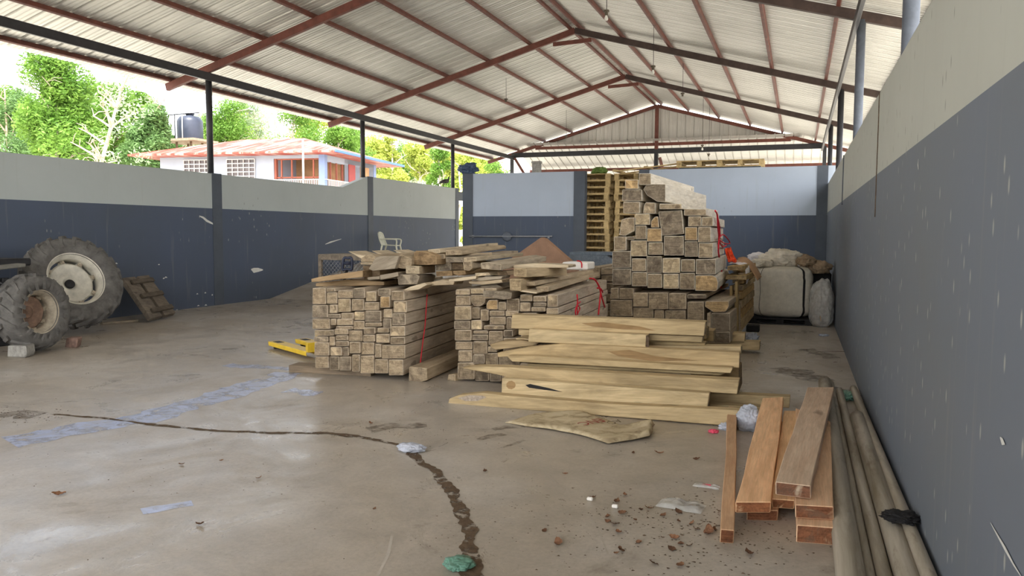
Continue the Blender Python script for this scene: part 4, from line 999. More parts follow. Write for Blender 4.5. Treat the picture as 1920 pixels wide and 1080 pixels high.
# chair on ramp
def chair():
    t = empty('armchair'); P = M['plastic_white']
    b = MB(); b.prism([(-.22, -.24, .42), (.22, -.24, .42), (.24, .2, .44), (-.24, .2, .44)], (0, 0, .025)); b.build('seat', P, t, .008)
    for (x, y, x2, y2, zt) in ((-.2, -.2, -.26, -.28, .64), (.2, -.2, .26, -.28, .64), (-.2, .2, -.24, .28, .44), (.2, .2, .24, .28, .44)):
        b = MB(); b.tube([(x2, y2, 0), ((x+x2)/2, (y+y2)/2, .3), (x*1.1, y*1.05, .46)], [.018, .026, .03], 8); b.build('leg', P, t)
    b = MB()
    pts = [(-.24, .2, .44), (-.245, .27, .62), (-.22, .32, .82), (-.1, .345, .88), (.1, .345, .88), (.22, .32, .82), (.245, .27, .62), (.24, .2, .44)]
    b.tube(smoothp(pts), .026, 8)
    for k in range(-3, 4): x = k*.058; b.bar((x, .22, .45), (x*.9, .335, .86), .03, .012, 0, Vector((0, -1, .3)))
    b.build('backrest', P, t)
    for s in (-1, 1):
        b = MB(); b.tube(smoothp([(s*.25, .27, .66), (s*.27, .05, .66), (s*.27, -.2, .65), (s*.255, -.24, .58), (s*.22, -.22, .45)]), .024, 8); b.build('armrest', P, t)
    return t
t = chair(); t.location = (-10.9, 19.7, .82); t.rotation_euler = (0, 0, 1.8); t.scale = (.95, .95, .82)
tag(t, 'white plastic armchair on the raised floor against the dark wall', 'chair')
Y = 11.6
W = [aty(x, y, Y) for x, y in ((940, 497), (1014, 445), (1020, 447), (1080, 499))]; W += [Vector((W[3].x-.1, Y, .0)), Vector((W[0].x+.3, Y, .0))]
bb = MB(); c = centroid(W); bb.prism([p-c for p in W], (.05, .03, 0)); o = bb.build('plywood_sheet', M['ply'], None, .003, loc=c); tag(o, 'brown plywood sheet standing on its corner behind the stacks', 'plywood')
for i, (x0, x1) in enumerate(((968, 990), (1040, 1062))): pass
b = MB(); c0 = aty(1068, 486, 13.0); c1 = aty(1150, 486, 13.0)
t = empty('blue_bench', (c0.x, 13.0, 0))
b.prism([(0, 0, 1.0), (.8, 0, 1.0), (.8, 0, 1.09), (.66, 0, 1.17), (0, 0, 1.19), (-.04, 0, 1.12)], (0, .1, 0)); b.build('side_board', M['pallet_grey'], t, .005)
b = MB(); b.box((.4, .45, 1.2), (.86, .7, .05)); b.box((.4, .85, 1.1), (.8, .1, .2)); b.build('deck', M['pallet_grey'], t, .005)
for (x, y) in ((.05, .1), (.75, .1), (.05, .8), (.75, .8)):
    b = MB(); b.box((x, y, .52), (.09, .09, 1.04)); b.build('leg', M['pallet_grey'], t, .004)
tag(t, 'blue grey wooden bench behind the narrow stack, below the pallets', 'bench')
c0 = aty(1085, 495, 10.0); b = MB(); b.box((0, 0, 0), (.34, .4, .1)); o = b.build('foam_block', M['foam'], None, .015, loc=(c0.x, c0.y, c0.z-.02)); tag(o, 'white foam block at the far end of the middle stack', 'foam block')
pp = [aty(1082, 492, 9.79)+Vector((0, -.01, .02)), aty(1088, 490, 9.79)+Vector((0, -.01, 0)), aty(1091, 494, 9.79)+Vector((0, -.01, 0)), aty(1091, 502, 9.79)+Vector((0, -.01, 0))]
rope(smoothp(pp), 'short red rope end hanging on the white foam block', .008)
# bar on back wall
t = empty('wall_bar', (-7.42, YF-.03, 1.45))
b = MB(); b.tube([(-1.1, -.03, 0), (1.28, -.03, .015)], .022, 10); b.build('bar', M['galv'], t)
b = MB(); b.lathe([(0, .05), (.10, .05), (.13, .02), (.13, 0)], 20, 0, Matrix.Rotation(PI/2, 4, 'X')); b.build('round_bracket', M['steel_grey'], t)
for x in (-1.0, 1.18):
    b = MB(); b.box((x, 0, 0), (.05, .06, .07)); b.build('bracket', M['galv'], t)
tag(t, 'galvanised bar bolted across the back wall with a round fitting', 'bar')

# ------------------------------------------------------------------ pallets
def pallet_mesh(w, d, h):
    b = MB()
    for x in (-.5, .5) if w < 1 else (-.5, 0, .5): 
        for y in (-.5, 0, .5): b.box((x*(w-.13), y*(d-.13), h*.5-.003), (.12, .12, h-.052))
        b.box((x*(w-.13), 0, h-.034), (.11, d, .018))
    for i in range(6): b.box((0, -d/2+.06+i*(d-.12)/5, h-.0125), (w, .115, .024))
    for i in range(3): b.box((0, -d/2+.06+i*(d-.12)/2, .0125), (w, .115, .024))
    return b
PHH = .176
pm = pallet_mesh(.78, 1.1, PHH); p0 = pm.build('pallet', M['pallet']); me_a = p0.data
pm2 = pallet_mesh(1.15, 1.1, PHH); p1 = pm2.build('pallet', M['pallet']); me_b = p1.data
def place_stack(src, x, y, n, lab, grp, rz=0):
    rnd = random.Random(n*13+int(x*10)); res = []
    for k in range(n):
        o = src if (src.users_collection and src.get('used') is None) else src.copy()
        if src.get('used') is None: src['used'] = 1
        else: COL.objects.link(o)
        o.location = (x+rnd.uniform(-.025, .025), y+rnd.uniform(-.02, .02), .82+PHH*k); o.rotation_euler = (0, 0, rz+rnd.uniform(-.02, .02))
        tag(o, lab % ('topmost' if k == n-1 else ORD[n-1-k]+' from the top'), 'pallet', grp); res.append(o); v = rnd.uniform(.85, 1.1); tint(o, (v, v*.98, v*.94))
    return res
rs = place_stack(p0, -5.06, 20.62, 13, 'pale wooden pallet in the stack beside the dark pilaster, %s', 'pallets stacked behind the back wall')
b = MB(); b.box((-4.0, 20.9, .4), (3.0, 2.0, .8)); 
rs = place_stack(p1, -3.98, 20.72, 13, 'pale wooden pallet in the stack half hidden by the tall timber, %s', 'pallets stacked behind the back wall')
place_stack(p0, -5.02, 21.85, 13, 'wooden pallet in the added light-blocking stack by the dark pilaster, %s', 'pallets stacked behind the back wall')  # this stack and the next added to block light behind the gaps
place_stack(p1, -3.95, 21.95, 13, 'wooden pallet in the added light-blocking stack behind the tall timber, %s', 'pallets stacked behind the back wall')
for o in list(COL.objects):
    if 'used' in o: del o['used']
for (xx, n, yy) in ((-2.45, 14, 21.0),):
    q = None
    src = bpy.data.objects.new('pallet', me_b); COL.objects.link(src)
    place_stack(src, xx, yy, 1, 'pale wooden pallet showing just above the back wall, %s', 'pallets stacked behind the back wall', 0)
    src.location.z = 3.24
    src2 = src.copy(); COL.objects.link(src2); src2.location = (-1.45, 21.0, 3.24); src2['label'] = 'pale wooden pallet above the back wall, nearer the shed corner'
    src['label'] = 'pale wooden pallet just above the back wall, nearer the tall stack'
    for s_ in (src, src2):
        if 'used' in s_: del s_['used']
        b = MB(); b.box((s_.location.x, 21.0, 1.62), (1.0, 1.0, 3.24)); struct(b.build('trim_%d' % (20+(s_ is src2)), M['pilaster']))  # unseen prop under each raised pallet, in place of lower pallets
b = MB(); b.bar((-4.6, 20.3, 3.17), (-2.95, 20.6, 3.36), .12, .03); b.bar((-4.6, 21.2, 3.17), (-2.95, 21.3, 3.36), .12, .03); b.bar((-4.6, 20.3, 3.2), (-4.55, 21.2, 3.2), .1, .05); b.bar((-2.95, 20.4, 3.36), (-2.95, 21.3, 3.36), .1, .05); b.bar((-3.8, 20.4, 3.28), (-3.8, 21.3, 3.28), .1, .04)
o = b.build('pallet_deck', M['pallet']); tag(o, 'broken pallet deck tilted on top of the pallet stacks', 'pallet')
def lump(name, c, d, mat, label, cat, amp=.25, seed=0, freq=2.2, sub=5, power=2.0, group=None, parent=None, flat=True, rot=0):
    bm = bmesh.new(); bmesh.ops.create_icosphere(bm, subdivisions=sub, radius=1)
    for v in bm.verts:
        p = v.co.copy()
        if power != 2:
            m = (abs(p.x)**power+abs(p.y)**power+abs(p.z)**power)**(1/power); p = p/m
        q = p*freq+Vector((seed*3.1, seed*1.7, seed*.7))
        n = mnoise.noise(q)+.45*(1-2*abs(mnoise.noise(q*1.9)))+.3*(1-2.4*abs(mnoise.noise(q*4.1)))+.14*(1-2.4*abs(mnoise.noise(q*8.3)))
        p = p*(1+amp*n)
        p = Vector((p.x*d[0]/2, p.y*d[1]/2, p.z*d[2]/2))
        if flat and p.z < -d[2]*.46: p.z = -d[2]*.46
        v.co = p
    me = bpy.data.meshes.new(name); bm.to_mesh(me); bm.free(); me.materials.append(mat)
    for f in me.polygons: f.use_smooth = True
    o = bpy.data.objects.new(name, me); COL.objects.link(o); o.location = (c[0], c[1], c[2]+d[2]*.46 if flat else c[2]); o.rotation_euler = (0, 0, rot)
    if parent: o.parent = parent
    if label: tag(o, label, cat, group)
    return o
c = aty(1140, 308, 20.4); lump('gourd', (-5.05, 20.5, .82+13*PHH), (.35, .3, .2), M['plantgreen'], 'green plant sprig lying on the pallet stack by the pilaster', 'plant', .35, 3, 3)

# ------------------------------------------------------------------ bulk bags and sacks
def superbox(w, d, h, pw, amp, seed, nu=56, nv=28):
    def f(u, v, off=0):
        cu, su, cv, sv = math.cos(u), math.sin(u), math.cos(v), math.sin(v)
        sg = lambda t, e: math.copysign(abs(t)**e, t)
        e1, e2 = .32, .5
        p = Vector((sg(cv, e1)*sg(cu, e2), sg(cv, e1)*sg(su, e2), sg(sv, e1)))
        q = Vector((p.x*2.2+seed, p.y*2.2, p.z*4))
        k = 1+amp*(mnoise.noise(q)+.4*mnoise.noise(q*2.5))+.05*math.cos(v)**2*(1-p.z*.2)
        nrm = p.normalized()
        return Vector((p.x*w/2*k, p.y*d/2*k, p.z*h/2*(1+amp*.4*mnoise.noise(q*1.7))+h/2))+nrm*off
    return f
f = superbox(1.0, 1.0, .88, 4, .05, 2.0)
t = empty('bulk_bag', (-.27, 14.62, .11))
b = MB(); nu, nv = 64, 32; vs = [f(2*PI*i/nu, -PI/2+PI*j/nv) for j in range(nv+1) for i in range(nu)]; fs = [(j*nu+i, j*nu+(i+1) % nu, (j+1)*nu+(i+1) % nu, (j+1)*nu+i) for j in range(nv) for i in range(nu)]
b.add(vs, fs, 0, True); b.build('bag_body', M['bulk'], t)
def strap(u0, wd, name='strap'):
    b = MB(); vs = []; fs = []
    for j in range(3, 31):
        v = -PI/2+PI*j/32
        for du in (-wd, wd): vs.append(f(u0+du, v, .012))
    for j in range(27): fs.append((2*j, 2*j+1, 2*j+3, 2*j+2))
    b.add(vs, fs); b.build(name, M['black'], t)
strap(-PI/2+.52, .055); strap(-PI/2-.42, .012)
tag(t, 'tall white woven bulk bag with black straps on a dark pallet', 'bulk bag')
pb = pallet_mesh(1.05, 1.05, .11).build('pallet', M['black'], None, 0, loc=(-.27, 14.62, 0)); tag(pb, 'dark pallet beneath the white bulk bag', 'pallet')
o = lump('clear_bag', (.385, 14.1, 0), (.36, .42, .80), M['film'], 'clear plastic sack of scraps between bulk bag and wall', 'sack', .12, 5, 2.2, 5, 2.6)
o = lump('bag_contents', (0, 0, -.0), (.29, .34, .66), M['sack_b'], None, None, .3, 8, 3, 4, 2.2, parent=o, flat=False)
o.location = (0, 0, -.04)
GS = 'sacks heaped on the bulk bag'
for (x, y, Y, w, h, mat, lab, sd) in ((1465, 503, 14.75, .58, .30, 'sack', 'large crumpled white sack heaped on the bulk bag', 1), (1428, 503, 15.1, .42, .22, 'cloth', 'white plastic bag lying beside the crumpled white sack', 2), (1428, 508, 14.45, .34, .14, 'sack', 'small pale sack at the bulk bag edge by the cardboard', 3), (1505, 508, 14.8, .34, .22, 'sack_b', 'tan paper sack beside the crumpled white sack', 4), (1533, 522, 14.9, .36, .22, 'sack_b', 'brown folded sack nearest the wall behind the clear bag', 6), (1500, 492, 14.9, .16, .14, 'cloth', 'torn white scrap sticking up behind the sacks', 7)):
    c = aty(x, y, Y); lump('sack', (c.x, c.y, .97 if sd != 6 else .86), (w, .45, h), M[mat], lab, 'sack', .34, sd, 1.8, 5, 2.2, GS)
b = MB(); b.box((.36, 15.5, .43), (.42, .6, .86)); o = b.build('covered_crate', M['black'], None, .03); tag(o, 'dark crate under the brown sack in the corner', 'crate')
def sheetmesh(name, rows, mat, label, cat, wav=.03, thick=.006, nu=10):
    """rows: list of (left px, right px, Y) going down the sheet"""
    Lp = smoothp([aty(*r[0], r[2]) for r in rows], 4); Rp = smoothp([aty(*r[1], r[3] if len(r) > 3 else r[2]) for r in rows], 4); b = MB(); vs = []; fs = []
    for i, (p, q) in enumerate(zip(Lp, Rp)):
        for j in range(nu+1):
            w = p.lerp(q, j/nu); k = wav*(mnoise.noise(Vector((j*.55, i*.35, len(label))))+.5*mnoise.noise(Vector((j*1.4, i*.9, 3)))); vs.append(w+Vector((0, -k, k*.3)))
    for i in range(len(Lp)-1):
        for j in range(nu): o_ = i*(nu+1)+j; fs.append((o_, o_+1, o_+nu+2, o_+nu+1))
    c = centroid(vs); b.add([v-c for v in vs], fs, 0, True); o = b.build(name, mat, None, 0, loc=c); md = o.modifiers.new('thick', 'SOLIDIFY'); md.thickness = thick
    return tag(o, label, cat)
sheetmesh('orange_cloth', [((1358, 466), (1370, 464), 12.2), ((1360, 474), (1373, 473), 12.15), ((1362, 481), (1377, 481), 12.1), ((1364, 487), (1382, 488), 12.05), ((1366, 492), (1380, 491), 12.0)], M['orange'], 'bright orange cloth hanging beside the tall stack', 'cloth', .09)
sheetmesh('white_cloth', [((1366, 494), (1380, 489), 11.9, 12.4), ((1376, 494), (1390, 490), 11.85, 12.4), ((1390, 497), (1400, 493), 11.8, 12.3), ((1397, 505), (1405, 500), 11.75, 12.2), ((1399, 516), (1406, 512), 11.7, 12.1), ((1400, 533), (1403, 528), 11.7, 12.1)], M['cloth'], 'white rag draped over the plank stack under the cardboard', 'cloth', .05)
sheetmesh('cardboard_sheet', [((1380, 491), (1384, 483), 12.2, 12.6), ((1392, 492), (1398, 482), 12.2, 12.6), ((1404, 500), (1411, 492), 12.2, 12.6), ((1413, 512), (1421, 504), 12.2, 12.6), ((1421, 526), (1428, 519), 12.2, 12.6)], M['card'], 'curved brown cardboard sheet hanging over the plank stack', 'cardboard', .004, .008, 4)
# planks on top of plank stack
for i, (q, lab) in enumerate((([(1364, 507), (1392, 507), (1392, 499), (1364, 499)], 'short plank end upper of two beside the tall stack'), ([(1360, 524), (1400, 525), (1400, 516), (1362, 516)], 'wide yellow plank end lower of two beside the tall stack'))):
    W = [aty(x, y, 11.3) for x, y in q]; o = wood_prism('stacked_plank', W, (.05, 1.5, 0), (.03, 1, 0), [M['side_y'], M['end']], .004, (.85, .72, .5)); tag(o, lab, 'plank', 'planks stacked beside the bulk bag')
b = MB(); A = fl(1405, 622); b.box((A.x+.05, A.y+.1, .05), (.2, .25, .1)); o = b.build('dark_block', M['black'], None, .01); tag(o, 'black block on the floor beside the plank stack', 'block')
A = fl(1408, 640); lump('plastic_scrap', (A.x, A.y, 0), (.16, .14, .12), M['rag'], 'grey white plastic scrap on the floor by the plank stack', 'rubbish', .4, 4, 2.5)
A = fl(1545, 630); lump('plastic_scrap', (A.x, A.y, 0), (.12, .08, .03), M['rag'], 'small white scrap on the floor near the clear sack', 'rubbish', .4, 6, 2.5)

# ------------------------------------------------------------------ rubbish on floor
A = fl(1398, 808); lump('white_bag', (A.x+.02, A.y+.03, 0), (.17, .14, .19), M['rag'], 'crumpled white plastic bag behind the red batten', 'rubbish', .3, 11, 1.7)
A = fl(1345, 812); lump('pink_wrapper', (A.x-.03, A.y, 0), (.06, .05, .025), M['pink'], 'small pink wrapper near the end of the bottom board', 'rubbish', .5, 2, 3)
A = fl(1362, 806); lump('white_wrapper', (A.x, A.y, 0), (.09, .06, .05), M['rag'], 'crumpled white wrapper beside the pink wrapper', 'rubbish', .5, 5, 3)
A = fl(771, 846); o = lump('rag', (A.x, A.y, 0), (.17, .11, .055), M['rag'], 'crumpled grey white rag lying on the dirt line', 'rag', .34, 7, 1.9, 5)
A = fl(862, 1064); lump('green_wrapper', (A.x, A.y, 0), (.12, .13, .045), M['green_film'], 'crumpled green plastic wrapper at the end of the dirt line', 'rubbish', .3, 9, 1.8, 5)
def filmbag(A, w, d, h, rot, label, seed):
    b = MB(); nu, nv = 24, 12; vs = []; fs = []
    for i in range(nu+1):
        for j in range(nv+1):
            x = (i/nu-.5)*w; y = (j/nv-.5)*d; e = max(0, 1-abs(2*j/nv-1)**4)**.5*max(.12, 1-abs(2*i/nu-1)**6)
            z = h*e*(.75+.35*mnoise.noise(Vector((x*22+seed, y*22, 0))))+.004
            vs.append((x, y+.02*mnoise.noise(Vector((x*9, j, seed))), z))
    for i in range(nu):
        for j in range(nv): a = i*(nv+1)+j; fs.append((a, a+nv+1, a+nv+2, a+1))
    b.add(vs, fs, 0, True); o = b.build('plastic_bag', M['film'], None, 0, loc=(A.x, A.y, 0)); o.rotation_euler = (0, 0, rot); tag(o, label, 'plastic bag'); return o
filmbag(fl(1277, 950), .26, .15, .032, -.12, 'clear empty plastic bag lying flat near the red batten', 1)
A = fl(1325, 913); o = filmbag(A, .16, .07, .015, -.1, 'thin white sachet with a red mark by the red batten', 4)
b = MB(); b.box((0, 0, .014), (.05, .02, .004)); b.build('red_print', M['pink'], o)
# flat woven sack with printing
SC = [fl(x, y) for x, y in ((947, 793), (1005, 778), (1085, 775), (1165, 800), (1228, 803), (1218, 824), (1140, 834), (1075, 815), (1010, 804))]
cs = Vector((sum(p.x for p in SC)/9, sum(p.y for p in SC)/9, 0))
def sack_h(x, y):
    q = Vector((x*3.5, y*3.5, 1.3)); edge = min(1, max(0, (x-(cs.x-.75))/.5))
    hh = .012+.018*edge*(1+mnoise.noise(q))
    u = (x-(cs.x+.30))
    if u > 0: hh += .06*min(1, u/.25)*(.6+.5*mnoise.noise(Vector((x*5, y*6, 4))))
    return max(.004, hh)
def inpoly(x, y, P):
    r = False
    for i in range(len(P)):
        a, c = P[i], P[i-1]
        if (a.y > y) != (c.y > y) and x < (c.x-a.x)*(y-a.y)/(c.y-a.y)+a.x: r = not r
    return r
bm = bmesh.new(); vsb = [bm.verts.new((p.x, p.y, 0)) for a_, c_ in zip(SC, SC[1:]+SC[:1]) for p in (a_, a_.lerp(c_, .33)+Vector((random.uniform(-.01, .01), random.uniform(-.01, .01), 0)), a_.lerp(c_, .66)+Vector((random.uniform(-.01, .01), random.uniform(-.01, .01), 0)))]; bm.faces.new(vsb)
bmesh.ops.triangulate(bm, faces=bm.faces)
for _ in range(4): bmesh.ops.subdivide_edges(bm, edges=[e for e in bm.edges if e.calc_length() > .05], cuts=1, use_grid_fill=True); bmesh.ops.triangulate(bm, faces=bm.faces)
for v in bm.verts: v.co.z = sack_h(v.co.x, v.co.y)*(1.0 if not v.is_boundary else .45); v.co -= cs
me = bpy.data.meshes.new('woven_sack'); bm.to_mesh(me); bm.free(); me.materials.append(M['sackflat'])
for p in me.polygons: p.use_smooth = True
so = bpy.data.objects.new('woven_sack', me); COL.objects.link(so); so.location = cs
md = so.modifiers.new('thick', 'SOLIDIFY'); md.thickness = .004; md.offset = 1
tag(so, 'flattened stained woven sack with faded red print on the floor', 'sack')
def printing(txt, px, py, size, rot, mat):
    cu = bpy.data.curves.new('sack_print', 'FONT'); cu.body = txt; cu.size = size; cu.align_x = 'CENTER'; cu.align_y = 'CENTER'
    to = bpy.data.objects.new('sack_print', cu); COL.objects.link(to)
    dg = bpy.context.evaluated_depsgraph_get(); me = bpy.data.meshes.new_from_object(to.evaluated_get(dg)); COL.objects.unlink(to); bpy.data.objects.remove(to)
    A = fl(px, py); Rm = Matrix.Rotation(rot, 3, 'Z')
    bm = bmesh.new(); bm.from_mesh(me)
    for _ in range(2): bmesh.ops.subdivide_edges(bm, edges=[e for e in bm.edges if e.calc_length() > .02], cuts=1)
    for v in bm.verts:
        p = Rm @ v.co+A; v.co = Vector((p.x, p.y, sack_h(p.x, p.y)+.010))-cs
    bm.to_mesh(me); bm.free(); me.materials.clear(); me.materials.append(mat)
    o = bpy.data.objects.new('sack_print', me); COL.objects.link(o); o.parent = so; return o
printing('ENC', 1108, 801, .13, PI*1.33, M['ink']); printing('AC', 1152, 799, .10, PI*1.33, M['ink_d'])
# leaves
def leaf_mesh(seed):
    r = random.Random(seed); b = MB(); n = 8; vs = []; fs = []
    for i in range(n+1):
        t = i/n; w = math.sin(PI*min(1, t*1.02))**.8*.22; x = t-.5; cu = .28*(t-.5)**2*4*r.uniform(.3, .8)
        for s in (-1, 0, 1): vs.append((x, s*w, cu+abs(s)*.10*r.uniform(.3, 1.4)))
    for i in range(n):
        for k in range(2): a = 3*i+k; fs.append((a, a+3, a+4, a+1))
    b.add(vs, fs, 0, True); return b
lms = []
for i in range(5):
    o = leaf_mesh(i).build('dry_leaf', M['leaf_dry']); lms.append(o.data); bpy.data.objects.remove(o)
LP = [(375, 985, .09, 'curled rust brown leaf alone on the open concrete'), (340, 872, .07, 'pale folded leaf on the concrete below the bluish strip'), (702, 956, .05, 'reddish small leaf between the dirt line and centre'), (1160, 1000, .09, 'red brown leaf standing among crumbs before the red batten'), (1110, 935, .08, 'dark red leaf near the white pebble'), (1405, 1040, .11, 'large brown crumpled leaf in front of the red planks'), (1306, 862, .08, 'orange leaf near the far end of the red batten'), (1235, 851, .10, 'dark curled leaf below the woven sack'), (1187, 851, .07, 'tan curled leaf beside the dark curled one below the sack'), (1060, 890, .06, 'small dark upright leaf by the pale scratch'), (1172, 930, .08, 'dark grey curled leaf standing near the plastic bag'), (1047, 1020, .12, 'big grey papery leaf on the bare concrete'), (910, 885, .08, 'thin black twig-like leaf beside the dirt line'), (1330, 1000, .16, 'large tan dry husk touching the red batten'), (1265, 1010, .10, 'brown curled leaf cluster centre between bag and batten'), (1020, 998, .07, 'pale tan leaf beside the grey papery leaf'), (110, 928, .12, 'dark flat leaf scrap far out on the open concrete'), (485, 898, .06, 'small grey leaf flake in the open concrete middle'), (695, 795, .09, 'dark crumpled scrap above the dirt line bend'), (415, 865, .05, 'tiny black leaf stalk under the bluish strip')]
for i, (x, y, s, lab) in enumerate(LP):
    o = bpy.data.objects.new('dry_leaf', lms[i % 5]); COL.objects.link(o); A = fl(x, y); o.location = (A.x, A.y, .006); s *= .62; o.scale = (s, s*1.3, s); o.rotation_euler = (random.uniform(-.3, .3), random.uniform(-.2, .2), random.uniform(0, 6.3))
    v = random.uniform(.5, 1.3); tint(o, (v, v*.9, v*.85)); tag(o, lab, 'leaf', 'dry leaves on the floor')
rx = random.Random(5)
for k in range(26):
    x = rx.uniform(1120, 1345); y = rx.uniform(935, 1065); A = fl(x, y); o = bpy.data.objects.new('dry_leaf', lms[k % 5]); COL.objects.link(o); q = rx.uniform(.025, .055)
    o.location = (A.x, A.y, .005); o.scale = (q, q*1.5, q*.9); o.rotation_euler = (rx.uniform(-.4, .4), rx.uniform(-.3, .3), rx.uniform(0, 6.3)); v = rx.uniform(.45, 1.1); tint(o, (v, v*.92, v*.86))
    tag(o, 'small brown leaf scrap among the crumbs by the red batten', 'leaf', 'leaf scraps by the red batten')
b = MB(); rl = random.Random(21)
def scatter(b, cx, cy, sx, sy, n, s0, s1):
    for _ in range(n):
        x = rl.gauss(cx, sx); y = rl.gauss(cy, sy); s = rl.uniform(s0, s1); a = rl.uniform(0, 6.3); h = rl.uniform(.1, .4)*s
        if x > .2 or x < -9: continue
        p = [Vector((s*math.cos(a+k*2.1)*rl.uniform(.5, 1.3), s*math.sin(a+k*2.1)*rl.uniform(.3, 1), 0)) for k in range(3)]+[Vector((0, 0, h))]
        p = [q+Vector((x, y, .001)) for q in p]; b.add(p, [(0, 1, 3), (1, 2, 3), (2, 0, 3), (0, 2, 1)])
A = fl(1270, 1000); scatter(b, A.x, A.y, .28, .3, 240, 0.0036, 0.0132)
A = fl(1330, 960); scatter(b, A.x, A.y, .12, .3, 120, 0.0036, 0.0132)
A = fl(1130, 980); scatter(b, A.x, A.y, .4, .35, 160, 0.0024, 0.0084)
A = fl(880, 980); scatter(b, A.x, A.y, .12, .4, 120, 0.0018, 0.0060)
A = fl(1440, 1010); scatter(b, A.x, A.y, .12, .15, 80, 0.0030, 0.0096)
A = fl(600, 850); scatter(b, A.x, A.y, 1.3, 1.0, 260, 0.0018, 0.0084)
A = fl(300, 900); scatter(b, A.x, A.y, 1.2, 1.0, 160, 0.0018, 0.0072)
A = fl(40, 778); scatter(b, A.x, A.y, .25, .12, 160, 0.0036, 0.0120)
A = fl(720, 800); scatter(b, A.x, A.y, .35, .15, 110, 0.0024, 0.0084)
A = fl(190, 690); scatter(b, A.x, A.y, 1.3, 1.4, 120, 0.0030, 0.0120)
A = fl(1480, 660); scatter(b, A.x-.1, A.y, .25, 1.4, 60, 0.0048, 0.0150)
o = b.build('leaf_litter', M['dirt']); o['kind'] = 'stuff'; tag(o, 'scattered crumbs, wood chips and leaf bits on the concrete', 'litter')
b = MB()
for x, y in ((1106, 939), (1153, 953)):
    A = fl(x, y); b = MB(); b.box((0, 0, .012), (.035, .022, .02)); o = b.build('foam_crumb', M['foam'], None, .005, loc=(A.x, A.y, 0)); tag(o, 'tiny white foam crumb on the concrete, %s' % ('closer to the scratch' if x < 1120 else 'closer to the plastic bag'), 'crumb')
A = Vector((.55, 4.12, .09)); 
lump('black_rag', (.52, 4.25, .125), (.14, .12, .04), M['black'], 'torn black plastic scrap caught on the pipes near the wall', 'rubbish', .5, 3, 2.6)
lump('teal_rag', (.47, 8.0, 0.0), (.1, .3, .05), M['green_film'], 'dark green plastic scrap between far ends of the pipes', 'rubbish', .5, 6, 2.6)

# ------------------------------------------------------------------ on the walls
def bird():
    t = empty('bird'); 
    me = bpy.data.meshes.new('body'); V = [(0, .0, .33), (0, -.14, .35), (0, -.24, .42), (0, -.28, .53), (0, -.30, .60), (0, -.36, .605), (0, .16, .30), (0, .34, .22), (0, .50, .15)]
    E = [(0, 1), (1, 2), (2, 3), (3, 4), (4, 5), (0, 6), (6, 7), (7, 8)]; Rr = [.13, .11, .05, .03, .035, .012, .11, .05, .03]
    me.from_pydata(V, E, []); o = bpy.data.objects.new('body', me); COL.objects.link(o); o.parent = t
    md = o.modifiers.new('skin', 'SKIN')
    for i, r in enumerate(Rr): me.skin_vertices[0].data[i].radius = (r, r*(1 if i < 6 else .8))
    me.skin_vertices[0].data[0].use_root = True
    m2 = o.modifiers.new('sub', 'SUBSURF'); m2.levels = 2; m2.render_levels = 2; me.materials.append(M['feather'])
    for s in (-1, 1):
        b = MB(); b.tube([(s*.05, .02, .24), (s*.05, .05, .12), (s*.05, .0, .01), (s*.05, -.06, .005)], .011, 6); b.build('leg', M['rust'], t)
        b = MB(); b.add([(s*.125, -.1, .38), (s*.14, .1, .36), (s*.10, .36, .24), (s*.12, .15, .26), (s*.125, -.05, .28)], [(0, 1, 2, 3, 4)]); w = b.build('wing', M['feather'], t); md = w.modifiers.new('s', 'SOLIDIFY'); md.thickness = .02
    return t
t = bird(); t.location = (-11.56, 24.75, 3.12); t.rotation_euler = (0, 0, 3.05); t.scale = (.85, .85, .62); tag(t, 'dark long-necked bird standing on the wall beside the post', 'bird')
lump('blue_bag', (-8.6, YF+.06, 3.17), (.40, .3, .26), M['bluebag'], 'dark blue plastic bag slumped over the back wall pilaster', 'bag', .6, 9, 1.6)
b = MB(); b.box((0, 0, .12), (.22, .16, .26)); b.box((0, -.0, .28), (.26, .16, .06)); 
o = b.build('cement_block', M['block'], None, .01, loc=(-6.63, YF+.09, 3.15)); tag(o, 'grey cement block standing on top of the back wall', 'block')
# ------------------------------------------------------------------ pendant lamps
def pendant(x, y, ztop, zbot, label, bulb=True, sc_=1.0):
    t = empty('pendant_lamp', (x, y, ztop))
    b = MB(); b.tube([(0, 0, 0), (.005, 0, zbot-ztop+.18)], .006, 6); b.build('cord', M['cord'], t)
    z = zbot-ztop
    b = MB(); b.lathe([(0, z+.19), (.05, z+.18), (.055, z+.15), (.03, z+.145), (.026, z+.09), (0, z+.09)], 16); b.build('socket', M['socket'], t)
    if bulb:
        b = MB(); b.lathe([(.015, z+.10), (.02, z+.08), (.032, z+.05), (.034, z+.03), (.024, z+.008), (0, z)], 16); b.build('bulb', M['bulb'], t)
    if sc_ != 1:
        for ch in t.children: pass
    tag(t, label, 'lamp', 'hanging lamps'); return t
def pend_px(px, pyt, pyb, side, label, bulb=True):
    n = nl if side < 0 else nr; P = onp(px, pyt, Vector((XM, 0, HR+.19)), n)
    zb = aty(px, pyb, P.y).z
    return pendant(P.x, P.y, P.z, zb, label, bulb)
pend_px(1138, -60, 39, 1, 'bare white bulb on a cord, nearest the camera overhead')
pend_px(1226, 43, 139, 1, 'dusty bulb on a long cord crossing the middle roof truss')
pend_px(1281, 119, 187, 1, 'bulbless dark holder hanging past the middle truss on the high wall side', False)
pend_px(949, 146, 197, -1, 'bulbless cord hanging over the tree side roof slope', False)
pend_px(1062, 206, 263, -1, 'short lamp holder hanging near the gable rafter on the tree side', False)
pend_px(1319, 178, 282, 1, 'far pale bulb hanging low before the gable beam')
pend_px(1331, 193, 298, 1, 'far dark holder hanging lowest before the gable beam', False)

